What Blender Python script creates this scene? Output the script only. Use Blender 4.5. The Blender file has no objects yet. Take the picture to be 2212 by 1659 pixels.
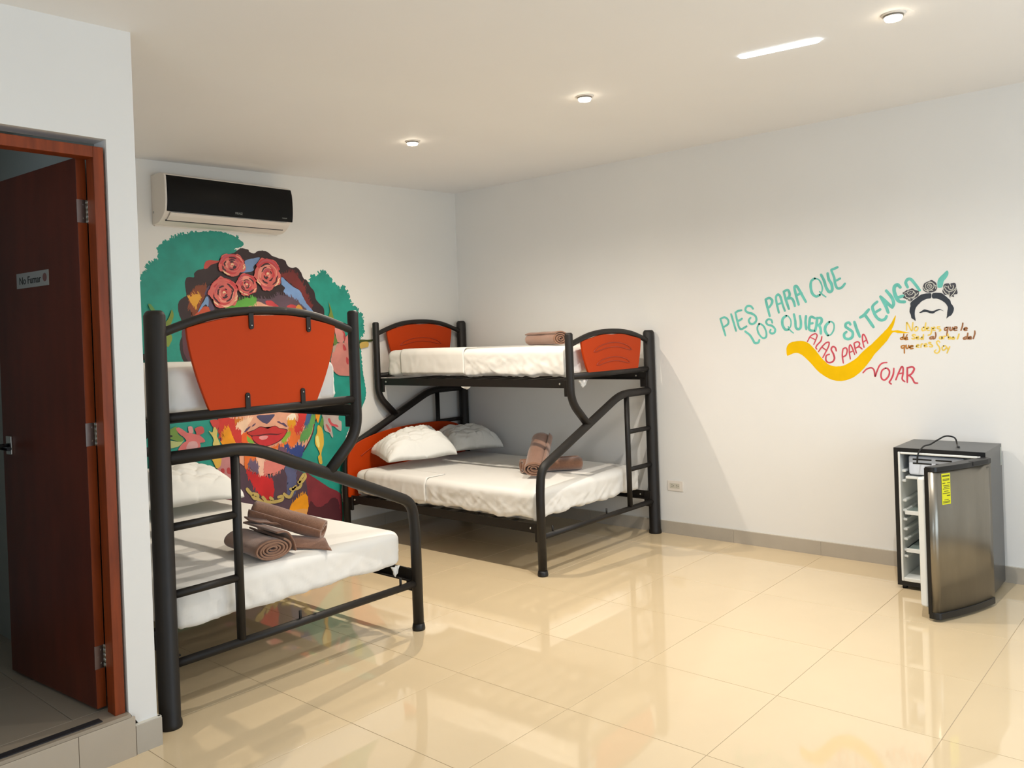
import bpy, bmesh, math, random
from mathutils import Vector, Matrix, noise
C = bpy.context.scene.collection
R = math.radians
scn = bpy.context.scene
# ------------------------------------------------------------------ camera
CAM_MATRIX=[[0.6621647, 0.0294426, -0.7487797], [-0.7484745, -0.0225297, -0.6627808], [-0.0363838, 0.9993125, 0.0071187]]
CAM_LENS=29.32579
CAM_SHIFT=(0.015984,-0.040448)
CAM_Z=1.48225

cam_d = bpy.data.cameras.new('camera'); cam = bpy.data.objects.new('camera', cam_d); C.objects.link(cam)
cam_d.sensor_width = 36; cam_d.lens = CAM_LENS; cam_d.shift_x, cam_d.shift_y = CAM_SHIFT
cam_d.clip_start = .02
cam.matrix_world = Matrix.Translation((0, 0, CAM_Z)) @ Matrix([r for r in CAM_MATRIX]).to_4x4()
scn.camera = cam
# ------------------------------------------------------------------ world, daylight, exposure
wd = bpy.data.worlds.new('world'); scn.world = wd; wd.use_nodes = True
bg = wd.node_tree.nodes['Background']; bg.inputs[0].default_value = (.62, .78, 1, 1); bg.inputs[1].default_value = .5
vs = scn.view_settings
vs.view_transform = 'Standard'; vs.look = 'None'; vs.gamma = 1; vs.use_curve_mapping = False; vs.exposure = -0.07
def area(name, loc, rot, sx, sy, energy, col):
    l = bpy.data.lights.new(name, 'AREA'); l.shape = 'RECTANGLE'; l.size = sx; l.size_y = sy; l.energy = energy; l.color = col
    o = bpy.data.objects.new(name, l); C.objects.link(o); o.location = loc; o.rotation_euler = rot; return o
DAY = (.76, .88, 1)
area('daylight_front', (2.6, -1.95, 1.30), (R(104), 0, 0), 3.0, 2.2, 72, DAY)       # glass doors behind the camera
area('daylight_side', (-1.98, .2, 1.45), (R(106), 0, R(-90)), 1.8, 1.3, 36, DAY)       # window in the left wall
area('bathroom_area', (.2, 3.45, 2.1), (R(80), 0, R(-90)), .5, .4, 1.2, DAY)    # small cool area light hung inside the bathroom
LAMP_COL = ((1, .95, .88), (1, .92, .82), (1, .88, .72)); LAMP_W = 114; LAMP_SIZE = .014
# ------------------------------------------------------------------ room measures (metres)
YA, XB = 5.18, 5.373            # back wall, right wall
XL, YK = -2.0, -2.0             # left wall, wall behind the camera
YP, XP = 3.06, 1.463            # partition face and its free corner
STEP = .157
def ceil_z(x): return 2.66 + (x - 1.2) * .0264
# ------------------------------------------------------------------ helpers
def tag(o, label=None, cat=None, group=None, kind=None):
    if label: o['label'] = label
    if cat: o['category'] = cat
    if group: o['group'] = group
    if kind: o['kind'] = kind
    return o
def thing(name, label, cat, loc=(0, 0, 0), rz=0, group=None):
    o = bpy.data.objects.new(name, None); C.objects.link(o); o.empty_display_size = .1
    o.location = loc; o.rotation_euler = (0, 0, rz)
    return tag(o, label, cat, group)
def struct_empty(name, loc=(0, 0, 0)):
    o = bpy.data.objects.new(name, None); C.objects.link(o); o.location = loc; o['kind'] = 'structure'; return o
def obj(name, bm, mat, parent=None, smooth=False, kind=None, bevel=0):
    me = bpy.data.meshes.new(name)
    if smooth:
        for f in bm.faces: f.smooth = True
    bm.normal_update(); bm.to_mesh(me); bm.free()
    for m in (mat if isinstance(mat, (list, tuple)) else [mat]): me.materials.append(m)
    o = bpy.data.objects.new(name, me); C.objects.link(o)
    if parent: o.parent = parent
    if kind: o['kind'] = kind
    if bevel:
        b = o.modifiers.new('bevel', 'BEVEL'); b.width = bevel; b.segments = 3; b.limit_method = 'ANGLE'; b.angle_limit = R(40)
        b.harden_normals = False
        for p in me.polygons: p.use_smooth = True
        w = o.modifiers.new('wn', 'WEIGHTED_NORMAL'); w.keep_sharp = True
    return o
def bx(bm, x0, x1, y0, y1, z0, z1, mi=0):
    v = [bm.verts.new(p) for p in ((x0,y0,z0),(x1,y0,z0),(x1,y1,z0),(x0,y1,z0),(x0,y0,z1),(x1,y0,z1),(x1,y1,z1),(x0,y1,z1))]
    for q in ((0,3,2,1),(4,5,6,7),(0,1,5,4),(1,2,6,5),(2,3,7,6),(3,0,4,7)):
        f = bm.faces.new([v[i] for i in q]); f.material_index = mi
    return v
def box(name, x0, x1, y0, y1, z0, z1, mat, parent=None, bevel=0, kind=None):
    bm = bmesh.new(); bx(bm, x0, x1, y0, y1, z0, z1); return obj(name, bm, mat, parent, bevel=bevel, kind=kind)
def rounded(pts, rad, seg=8):
    """polyline with filleted corners; rad = number or one per inner corner"""
    P = [Vector(p) for p in pts]; out = [P[0]]
    for i in range(1, len(P) - 1):
        r = rad[i-1] if isinstance(rad, (list, tuple)) else rad
        a, b, c = P[i-1], P[i], P[i+1]; u = (a-b).normalized(); v = (c-b).normalized()
        d = min(r, (a-b).length*.48, (c-b).length*.48)
        p0, p1 = b+u*d, b+v*d
        for k in range(seg+1):
            t = k/seg; out.append(p0*(1-t)**2 + b*2*t*(1-t) + p1*t**2)
    out.append(P[-1]); return out
def spline(pts, n=8, closed=False):
    P = [Vector(p) for p in pts]; N = len(P); out = []
    if N < 3 and not closed: return P
    for i in range(N if closed else N-1):
        g = (lambda k: P[k % N]) if closed else (lambda k: P[max(0, min(N-1, k))])
        p0, p1, p2, p3 = g(i-1), g(i), g(i+1), g(i+2)
        for k in range(n):
            t = k/n
            out.append(.5*((2*p1)+(p2-p0)*t+(2*p0-5*p1+4*p2-p3)*t*t+(3*p1-p0-3*p2+p3)*t**3))
    if not closed: out.append(P[-1])
    return out
def tube(bm, path, r, seg=16, cap=True, mi=0):
    P = [Vector(p) for p in path]; rings = []; n = len(P)
    t0 = (P[1]-P[0]).normalized(); up = Vector((0,0,1)) if abs(t0.z) < .9 else Vector((0,1,0))
    nrm = t0.cross(up).normalized()
    for i, p in enumerate(P):
        t = ((P[min(i+1,n-1)]-P[max(i-1,0)])).normalized()
        nrm = (nrm - t*nrm.dot(t)).normalized(); b = t.cross(nrm)
        rr = r[i] if isinstance(r, (list, tuple)) else r
        rings.append([bm.verts.new(p+(nrm*math.cos(a)+b*math.sin(a))*rr) for a in [2*math.pi*k/seg for k in range(seg)]])
    for i in range(n-1):
        for k in range(seg):
            f = bm.faces.new((rings[i][k], rings[i][(k+1)%seg], rings[i+1][(k+1)%seg], rings[i+1][k])); f.smooth = True; f.material_index = mi
    if cap:
        for q in (list(reversed(rings[0])), rings[-1]):
            f = bm.faces.new(q); f.material_index = mi
def tubeobj(name, path, r, mat, parent, seg=16):
    bm = bmesh.new(); tube(bm, path, r, seg); bmesh.ops.recalc_face_normals(bm, faces=bm.faces); return obj(name, bm, mat, parent)
# ------------------------------------------------------------------ materials
def lin(h):
    if isinstance(h, str): c = [int(h[i:i+2], 16)/255 for i in (0, 2, 4)]
    else: c = h
    return tuple((x/12.92 if x <= .04045 else ((x+.055)/1.055)**2.4) for x in c)
def mat(name, col, rough=.5, metal=0, var=.0, vscale=8, bump=0, bscale=60, spec=.5, coat=0, stretch=None, sheen=0, detail=4, emit=None):
    m = bpy.data.materials.new(name); m.use_nodes = True; nt = m.node_tree; N = nt.nodes; Lk = nt.links
    b = N['Principled BSDF']; c = lin(col)
    b.inputs['Base Color'].default_value = (*c, 1); b.inputs['Roughness'].default_value = rough; b.inputs['Metallic'].default_value = metal
    b.inputs['Specular IOR Level'].default_value = spec; b.inputs['Coat Weight'].default_value = coat; b.inputs['Coat Roughness'].default_value = .05
    b.inputs['Sheen Weight'].default_value = sheen
    if var or bump:
        tc = N.new('ShaderNodeTexCoord'); mp = N.new('ShaderNodeMapping'); Lk.new(tc.outputs['Object'], mp.inputs[0])
        if stretch: mp.inputs['Scale'].default_value = stretch
    if var:
        nz = N.new('ShaderNodeTexNoise'); nz.inputs['Scale'].default_value = vscale; nz.inputs['Detail'].default_value = detail
        Lk.new(mp.outputs[0], nz.inputs['Vector'])
        rp = N.new('ShaderNodeValToRGB'); e = rp.color_ramp.elements
        e[0].position = .3; e[1].position = .7
        e[0].color = (*[x*(1-var) for x in c], 1); e[1].color = (*[min(1, x*(1+var)) for x in c], 1)
        Lk.new(nz.outputs['Fac'], rp.inputs[0]); Lk.new(rp.outputs[0], b.inputs['Base Color'])
    if bump:
        n2 = N.new('ShaderNodeTexNoise'); n2.inputs['Scale'].default_value = bscale; n2.inputs['Detail'].default_value = 5
        Lk.new(mp.outputs[0], n2.inputs['Vector'])
        bp = N.new('ShaderNodeBump'); bp.inputs['Strength'].default_value = bump; bp.inputs['Distance'].default_value = .004
        Lk.new(n2.outputs['Fac'], bp.inputs['Height']); Lk.new(bp.outputs[0], b.inputs['Normal'])
    if emit:
        b.inputs['Emission Color'].default_value = (*emit[0], 1); b.inputs['Emission Strength'].default_value = emit[1]
    return m
WALL = mat('white_wall_paint', (.905, .90, .885), .6, var=.02, vscale=1.2, bump=.12, bscale=25)
WALL_A = mat('cream_wall_paint', (.895, .885, .86), .6, var=.02, vscale=1.2, bump=.12, bscale=25)
CEIL = mat('ceiling_paint', (.93, .925, .92), .7, var=.015, vscale=1.0, bump=.2, bscale=5)
TILE = mat('polished_cream_tile', (.885, .80, .655), .045, var=.035, vscale=2.2, spec=.5, coat=.35, detail=6)
GROUT = mat('beige_grout', (.66, .59, .48), .7)
SKIRT = mat('greige_skirting_tile', (.70, .665, .61), .14, var=.04, vscale=6)
SKGROUT = mat('pale_skirting_grout', (.84, .82, .77), .8)
STEPM = mat('step_tile', (.70, .65, .58), .16, var=.03, vscale=5)
BFLOOR = mat('bathroom_tile', (.62, .57, .50), .2, var=.03, vscale=4)
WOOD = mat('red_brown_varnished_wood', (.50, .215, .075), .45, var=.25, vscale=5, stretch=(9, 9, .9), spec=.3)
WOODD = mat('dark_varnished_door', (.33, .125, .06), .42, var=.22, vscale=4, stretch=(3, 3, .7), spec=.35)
CHROME = mat('brushed_steel', (.78, .78, .76), .28, metal=1)
BLACK = mat('dark_bronze_tube', (.105, .09, .078), .5, metal=.0, var=.1, vscale=14, spec=.38)
RUBBER = mat('black_plastic', (.06, .06, .065), .45)
ORANGE = mat('orange_lacquered_panel', (.715, .228, .015), .5, var=.03, vscale=3, spec=.18)
SHEET = mat('white_cotton_sheet', (.93, .92, .895), .85, bump=.05, bscale=500, sheen=.15)
PILLOW = mat('white_pillow_case', (.92, .915, .89), .85, bump=.05, bscale=500, sheen=.15)
TERRY = mat('brown_terry', (.535, .375, .28), .95, var=.12, vscale=90, bump=.7, bscale=320, sheen=.5)
TERRYE = mat('brown_terry_edge', (.60, .45, .36), .95, var=.1, vscale=90, bump=.5, bscale=300, sheen=.4)
ACW = mat('white_plastic', (.90, .87, .83), .35)
ACB = mat('gloss_black_panel', (.05, .05, .05), .28, spec=.18)
GREYINK = mat('grey_print', (.55, .57, .55), .5)
LED = mat('lamp_glass', (1, .95, .88), .4, emit=((1, .86, .66), 30))
GLOWS = mat('cool_glow_strip', (1, 1, 1), .4, emit=((.80, .92, 1), 9))
# ------------------------------------------------------------------ floor (tiles are parts of the floor)
G = .0012
floor = struct_empty('floor')
bm = bmesh.new(); bx(bm, XL, XB+.1, YK, YA+.1, -.06, -.0012); o = obj('floor_bed', bm, GROUT, floor)
TX0, TY0 = 2.616, 2.607
cache = {}
def tilebox(x0, x1, y0, y1, z0, z1, mat_, parent, name='tile', bev=.0006):
    key = (round(x1-x0, 4), round(y1-y0, 4), round(z1-z0, 4), mat_.name)
    if key not in cache:
        b = bmesh.new(); w, d, h = x1-x0, y1-y0, z1-z0
        e = min(bev, h*.4, w*.3, d*.3); vs_ = []
        for (ox, oz) in ((0, 0), (0, h-e), (e, h)):
            vs_.append([b.verts.new(q) for q in ((ox, ox, oz), (w-ox, ox, oz), (w-ox, d-ox, oz), (ox, d-ox, oz))])
        for i in (0, 1):
            for k in range(4): b.faces.new((vs_[i][k], vs_[i][(k+1)%4], vs_[i+1][(k+1)%4], vs_[i+1][k]))
        b.faces.new(vs_[2]); b.faces.new(list(reversed(vs_[0])))
        me = bpy.data.meshes.new(name); b.to_mesh(me); b.free(); me.materials.append(mat_); cache[key] = me
    o = bpy.data.objects.new(name, cache[key]); C.objects.link(o); o.location = (x0, y0, z0); o.parent = parent; return o
xs = [XL] + [v for v in [TX0 + .6*k for k in range(-12, 8)] if XL+.02 < v < XB-.03] + [XB]
ys = [YK] + [v for v in [TY0 + .6*k for k in range(-12, 8)] if YK+.02 < v < YA-.02] + [YA]
for i in range(len(xs)-1):
    for j in range(len(ys)-1):
        if ys[j] >= 3.1 and xs[i+1] < 1.5: continue
        tilebox(xs[i]+G, xs[i+1]-G, ys[j]+G, ys[j+1]-G, -.012, 0, TILE, floor)
# ------------------------------------------------------------------ walls and ceiling
def prism(bm, pts, y0, y1, axis='y'):
    """closed 2D outline extruded along one axis"""
    f = (lambda a, b, t: (a, t, b)) if axis == 'y' else (lambda a, b, t: (t, a, b)) if axis == 'x' else (lambda a, b, t: (a, b, t))
    lo = [bm.verts.new(f(a, b, y0)) for a, b in pts]; hi = [bm.verts.new(f(a, b, y1)) for a, b in pts]
    n = len(pts); fs = [bm.faces.new(lo), bm.faces.new(list(reversed(hi)))]
    for i in range(n): fs.append(bm.faces.new((lo[i], hi[i], hi[(i+1)%n], lo[(i+1)%n])))
    bmesh.ops.recalc_face_normals(bm, faces=fs); return fs
def wall(name, pts, a0, a1, axis, m=WALL):
    bm = bmesh.new(); prism(bm, pts, a0, a1, axis); return obj(name, bm, m, None, kind='structure')
wall('wall_back', [(.0, 0), (XB, 0), (XB, ceil_z(XB)), (.0, ceil_z(0))], YA, YA+.12, 'y', WALL_A)
wall('wall_right', [(YK, 0), (YA+.12, 0), (YA+.12, ceil_z(XB)), (YK, ceil_z(XB))], XB, XB+.12, 'x')
# partition with the door opening: face towards the camera
OX0, OX1, OZ = .55, 1.357, 2.252
bm = bmesh.new()
for q in ([(XL, 0), (OX0, 0), (OX0, OZ), (XL, OZ)], [(OX1, STEP), (XP, 0.0), (XP, OZ), (OX1, OZ)], [(XL, OZ), (XP, OZ), (XP, ceil_z(XP)), (XL, ceil_z(XL))]):
    prism(bm, q, YP, YP+.1, 'y')
obj('wall_partition', bm, WALL, None, kind='structure')
bm = bmesh.new(); prism(bm, [(YP+.1, 0), (YA, 0), (YA, ceil_z(XP)), (YP+.1, ceil_z(XP))], XP-.08, XP, 'x'); obj('wall_passage', bm, WALL, None, kind='structure')
bm = bmesh.new(); prism(bm, [(YK-.12, 0), (YP+.1, 0), (YP+.1, .75), (YK-.12, .75)], XL-.12, XL, 'x'); prism(bm, [(YK-.12, .75), (-.75, .75), (-.75, 2.15), (YK-.12, 2.15)], XL-.12, XL, 'x')
prism(bm, [(1.15, .75), (YP+.1, .75), (YP+.1, 2.15), (1.15, 2.15)], XL-.12, XL, 'x'); prism(bm, [(YK-.12, 2.15), (YP+.1, 2.15), (YP+.1, ceil_z(XL)), (YK-.12, ceil_z(XL))], XL-.12, XL, 'x')
obj('wall_left', bm, WALL, None, kind='structure')
bm = bmesh.new(); prism(bm, [(XL, 0), (1.0, 0), (1.0, 2.5), (XL, 2.5)], YK-.12, YK, 'y'); prism(bm, [(4.2, 0), (XB+.12, 0), (XB+.12, 2.5), (4.2, 2.5)], YK-.12, YK, 'y')
prism(bm, [(XL, 2.5), (XB+.12, 2.5), (XB+.12, ceil_z(XB)), (XL, ceil_z(XL))], YK-.12, YK, 'y')
obj('wall_front', bm, WALL, None, kind='structure')
bm = bmesh.new(); prism(bm, [(XL-.12, ceil_z(XL-.12)), (XB+.12, ceil_z(XB+.12)), (XB+.12, 3.0), (XL-.12, 3.0)], YK-.12, YA+.12, 'y'); obj('ceiling', bm, CEIL, None, kind='structure')
# window frames of the two openings behind the camera
ALU = mat('white_aluminium', (.85, .86, .87), .35)
w1 = struct_empty('window_1', (1.0, YK-.06, 0))
for nm, a in (('frame', (0, .05, 0, 2.5)), ('frame', (3.15, 3.2, 0, 2.5)), ('frame', (0, 3.2, 2.45, 2.5)), ('frame', (0, 3.2, 0, .04)), ('mullion', (1.57, 1.63, .04, 2.45))):
    box(nm, a[0], a[1], -.03, .03, a[2], a[3], ALU, w1)
w2 = struct_empty('window_2', (XL-.06, -.75, .75))
for nm, a in (('frame', (0, .05, 0, 1.4)), ('frame', (1.85, 1.9, 0, 1.4)), ('frame', (.05, 1.85, 1.35, 1.4)), ('frame', (.05, 1.85, 0, .05)), ('mullion', (.93, .97, .05, 1.35))):
    box(nm, -.03, .03, a[0], a[1], a[2], a[3], ALU, w2)
# skirting, one part per tile
def skirting(name, a, b, fixed, axis, face, h=.09, t=.011, joints=None, z0=0, m=SKIRT, zt=None):
    root = struct_empty(name)
    js = [a] + [j for j in joints if a+.01 < j < b-.01] + [b]
    for i in range(len(js)-1):
        p, q = js[i]+.0012, js[i+1]-.0012
        lo, hi = (fixed-t, fixed) if face < 0 else (fixed, fixed+t)
        if axis == 'y': tilebox(lo, hi, p, q, z0, z0+h, m, root, bev=.0015)
        else: tilebox(p, q, lo, hi, z0, z0+h, m, root, bev=.0015)
    # lime joint behind and on top of the tiles
    lo, hi = (fixed-t*.72, fixed-.0004) if face < 0 else (fixed+.0004, fixed+t*.72)
    if axis == 'y': box('joint', lo, hi, a, b, z0, z0+h+.003, SKGROUT, root)
    else: box('joint', a, b, lo, hi, z0, z0+h+.003, SKGROUT, root)
    return root
skirting('baseboard_right', YK, YA-.012, XB, 'y', -1, joints=[2.019+.6*k for k in range(-7, 6)])
skirting('baseboard_back', XP+.012, XB-.012, YA, 'x', -1, joints=[2.616+.6*k for k in range(-2, 6)])
skirting('baseboard_passage', YP-.011, YA-.012, XP, 'y', 1, joints=[3.207+.6*k for k in range(0, 4)], h=.104)
skirting('baseboard_partition', OX1+.016, XP+.010, YP, 'x', -1, joints=[], h=.104, t=.02)
# raised bathroom floor with its riser
st = struct_empty('floor_bathroom')
box('slab', XL, XP-.08, YP+.1, YA, 0, STEP-.012, BFLOOR, st)
box('threshold', XL, OX1, YP-.012, YP+.1, 0, STEP-.012, BFLOOR, st)
for i, (a, b) in enumerate(((-1.2, -.6), (-.6, 0), (0, .6), (.6, 1.2), (1.2, XP-.08))):
    for (c, d) in ((YP+.102, 3.68), (3.682, 4.28), (4.282, YA)):
        tilebox(a+.001, b-.001, c, d, STEP-.012, STEP, BFLOOR, st)
for (a, b) in ((-1.8, -1.2), (-1.2, -.6), (-.6, 0), (0, .6), (.6, OX1)):
    tilebox(a+.0008, b-.0008, YP-.022, YP+.1, STEP-.012, STEP, BFLOOR, st)
for (a, b) in ((-2, -1.83), (-1.83, -1.23), (-1.23, -.63), (-.63, -.03), (-.03, .57), (.57, 1.17), (1.17, OX1+.014)):
    tilebox(a+.001, b-.001, YP-.024, YP-.012, 0, STEP-.013, STEPM, st, name='riser_tile')
for i, f in enumerate(()): pass
tr = box('trim_1', -.6, 1.262, YP-.003, YP+.031, STEP, STEP+.004, mat('dark_rubber_strip', (.13, .12, .13), .6)); tag(tr, kind='structure')
# bathroom walls and ceiling
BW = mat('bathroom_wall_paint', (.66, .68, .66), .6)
bm = bmesh.new(); bx(bm, -1.3, XP-.08, 4.42, 4.5, STEP, 2.55); obj('wall_bathroom_back', bm, BW, None, kind='structure')
bm = bmesh.new(); bx(bm, -1.4, -1.3, YP+.1, 4.5, STEP, 2.55); obj('wall_bathroom_left', bm, BW, None, kind='structure')
bm = bmesh.new(); bx(bm, XP-.095, XP-.08, YP+.1, 4.42, STEP, 2.55); obj('wall_bathroom_right', bm, BW, None, kind='structure')
bm = bmesh.new(); bx(bm, -1.4, XP-.08, YP+.1, 4.5, 2.45, 2.52); obj('ceiling_bathroom', bm, BW, None, kind='structure')
# ------------------------------------------------------------------ door frame and leaf
door = struct_empty('door_1', (1.30, YP+.1, STEP))
FZ = OZ - STEP - .03
def dbox(n, x0, x1, y0, y1, z0, z1, m, par=door, bevel=.002): return box(n, x0-1.30, x1-1.30, y0-YP-.1, y1-YP-.1, z0, z1, m, par, bevel=bevel)
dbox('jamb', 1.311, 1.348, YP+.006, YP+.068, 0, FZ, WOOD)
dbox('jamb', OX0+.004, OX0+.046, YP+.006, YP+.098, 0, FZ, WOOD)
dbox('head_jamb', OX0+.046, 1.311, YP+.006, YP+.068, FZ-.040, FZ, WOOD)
dbox('seal', 1.326, 1.345, YP+.070, YP+.098, 0, FZ-.05, RUBBER, bevel=0)
# leaf turned into the bathroom
LA = math.atan2(3.784-3.155, 1.233-1.283)
leaf_e = bpy.data.objects.new('door_leaf', None)
bm = bmesh.new(); bx(bm, 0, .69, -.036, 0, .012, 2.035)
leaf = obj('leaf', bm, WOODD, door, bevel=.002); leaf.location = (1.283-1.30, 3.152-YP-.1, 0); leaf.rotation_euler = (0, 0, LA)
bpy.data.objects.remove(leaf_e)
bm = bmesh.new(); bx(bm, -.0012, 0.0, -.035, -.001, .013, 2.034); e_ = obj('edge_strip', bm, WOOD, leaf)
for hz in (.20, 1.02, 1.84):
    bm = bmesh.new(); bx(bm, -.0035, -.0012, -.034, .002, hz-.042, hz+.042)
    for (a, b) in ((-.024, .025), (-.012, 0), (-.024, -.025)):
        bmesh.ops.create_cone(bm, cap_ends=True, segments=10, radius1=.004, radius2=.003, depth=.002, matrix=Matrix.Translation((-.0042, a, hz+b)) @ Matrix.Rotation(R(90), 4, 'Y'))
    h = obj('hinge', bm, CHROME, leaf)
    bm = bmesh.new()
    for k in range(5):
        tube(bm, [(-.008, -.040, hz-.044+k*.0178), (-.008, -.040, hz-.044+k*.0178+.0168)], .0062, 10)
    bx(bm, -.004, .0, -.062, -.042, hz-.042, hz+.042)
    obj('hinge', bm, CHROME, leaf)
# the leaf's visible face is local +y (towards the opening's left)
bm = bmesh.new(); bx(bm, .60, .645, 0, .008, .915, .99); hp = obj('handle', bm, CHROME, leaf, bevel=.002)
bm = bmesh.new(); tube(bm, [(.622, .008, .95), (.622, .05, .95)], .011, 12); tube(bm, rounded([(.622, .042, .95), (.622, .052, .95), (.50, .056, .95)], .01), .009, 12)
obj('lever', bm, mat('dark_lever', (.25, .25, .25), .3, metal=1), hp)
SIGNP = mat('pale_door_sign', (.55, .55, .53), .5)
bm = bmesh.new(); bx(bm, .235, .50, 0, .003, 1.585, 1.645); sg = obj('door_sign', bm, SIGNP, leaf)
def text(body, size, mat_, parent, loc, rot, ext=.0004, name='lettering', align='CENTER', sx=1):
    c = bpy.data.curves.new(name, 'FONT'); c.body = body; c.size = size; c.extrude = ext; c.align_x = align; c.align_y = 'CENTER'
    c.materials.append(mat_)
    o = bpy.data.objects.new(name, c); C.objects.link(o); o.parent = parent; o.location = loc; o.rotation_euler = rot; o.scale = (sx, 1, 1)
    dg = bpy.context.evaluated_depsgraph_get(); dg.update(); me = bpy.data.meshes.new_from_object(o.evaluated_get(dg))
    bpy.data.objects.remove(o); o = bpy.data.objects.new(name, me); C.objects.link(o)
    o.parent = parent; o.location = loc; o.rotation_euler = rot; o.scale = (sx, 1, 1); return o
INKD = mat('dark_ink', (.05, .05, .05), .5)
# local +y face seen from its front has x running leftwards: turn the text about z
text('No Fumar', .042, INKD, leaf, (.385, .0036, 1.613), (R(90), 0, R(180)), sx=1.05)
bm = bmesh.new(); bmesh.ops.create_cone(bm, cap_ends=True, segments=20, radius1=.016, radius2=.016, depth=.0008, matrix=Matrix.Translation((.262, .0034, 1.617)) @ Matrix.Rotation(R(90), 4, 'X'))
obj('sign_symbol', bm, mat('faded_red', (.42, .28, .26), .5), leaf)
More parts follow.
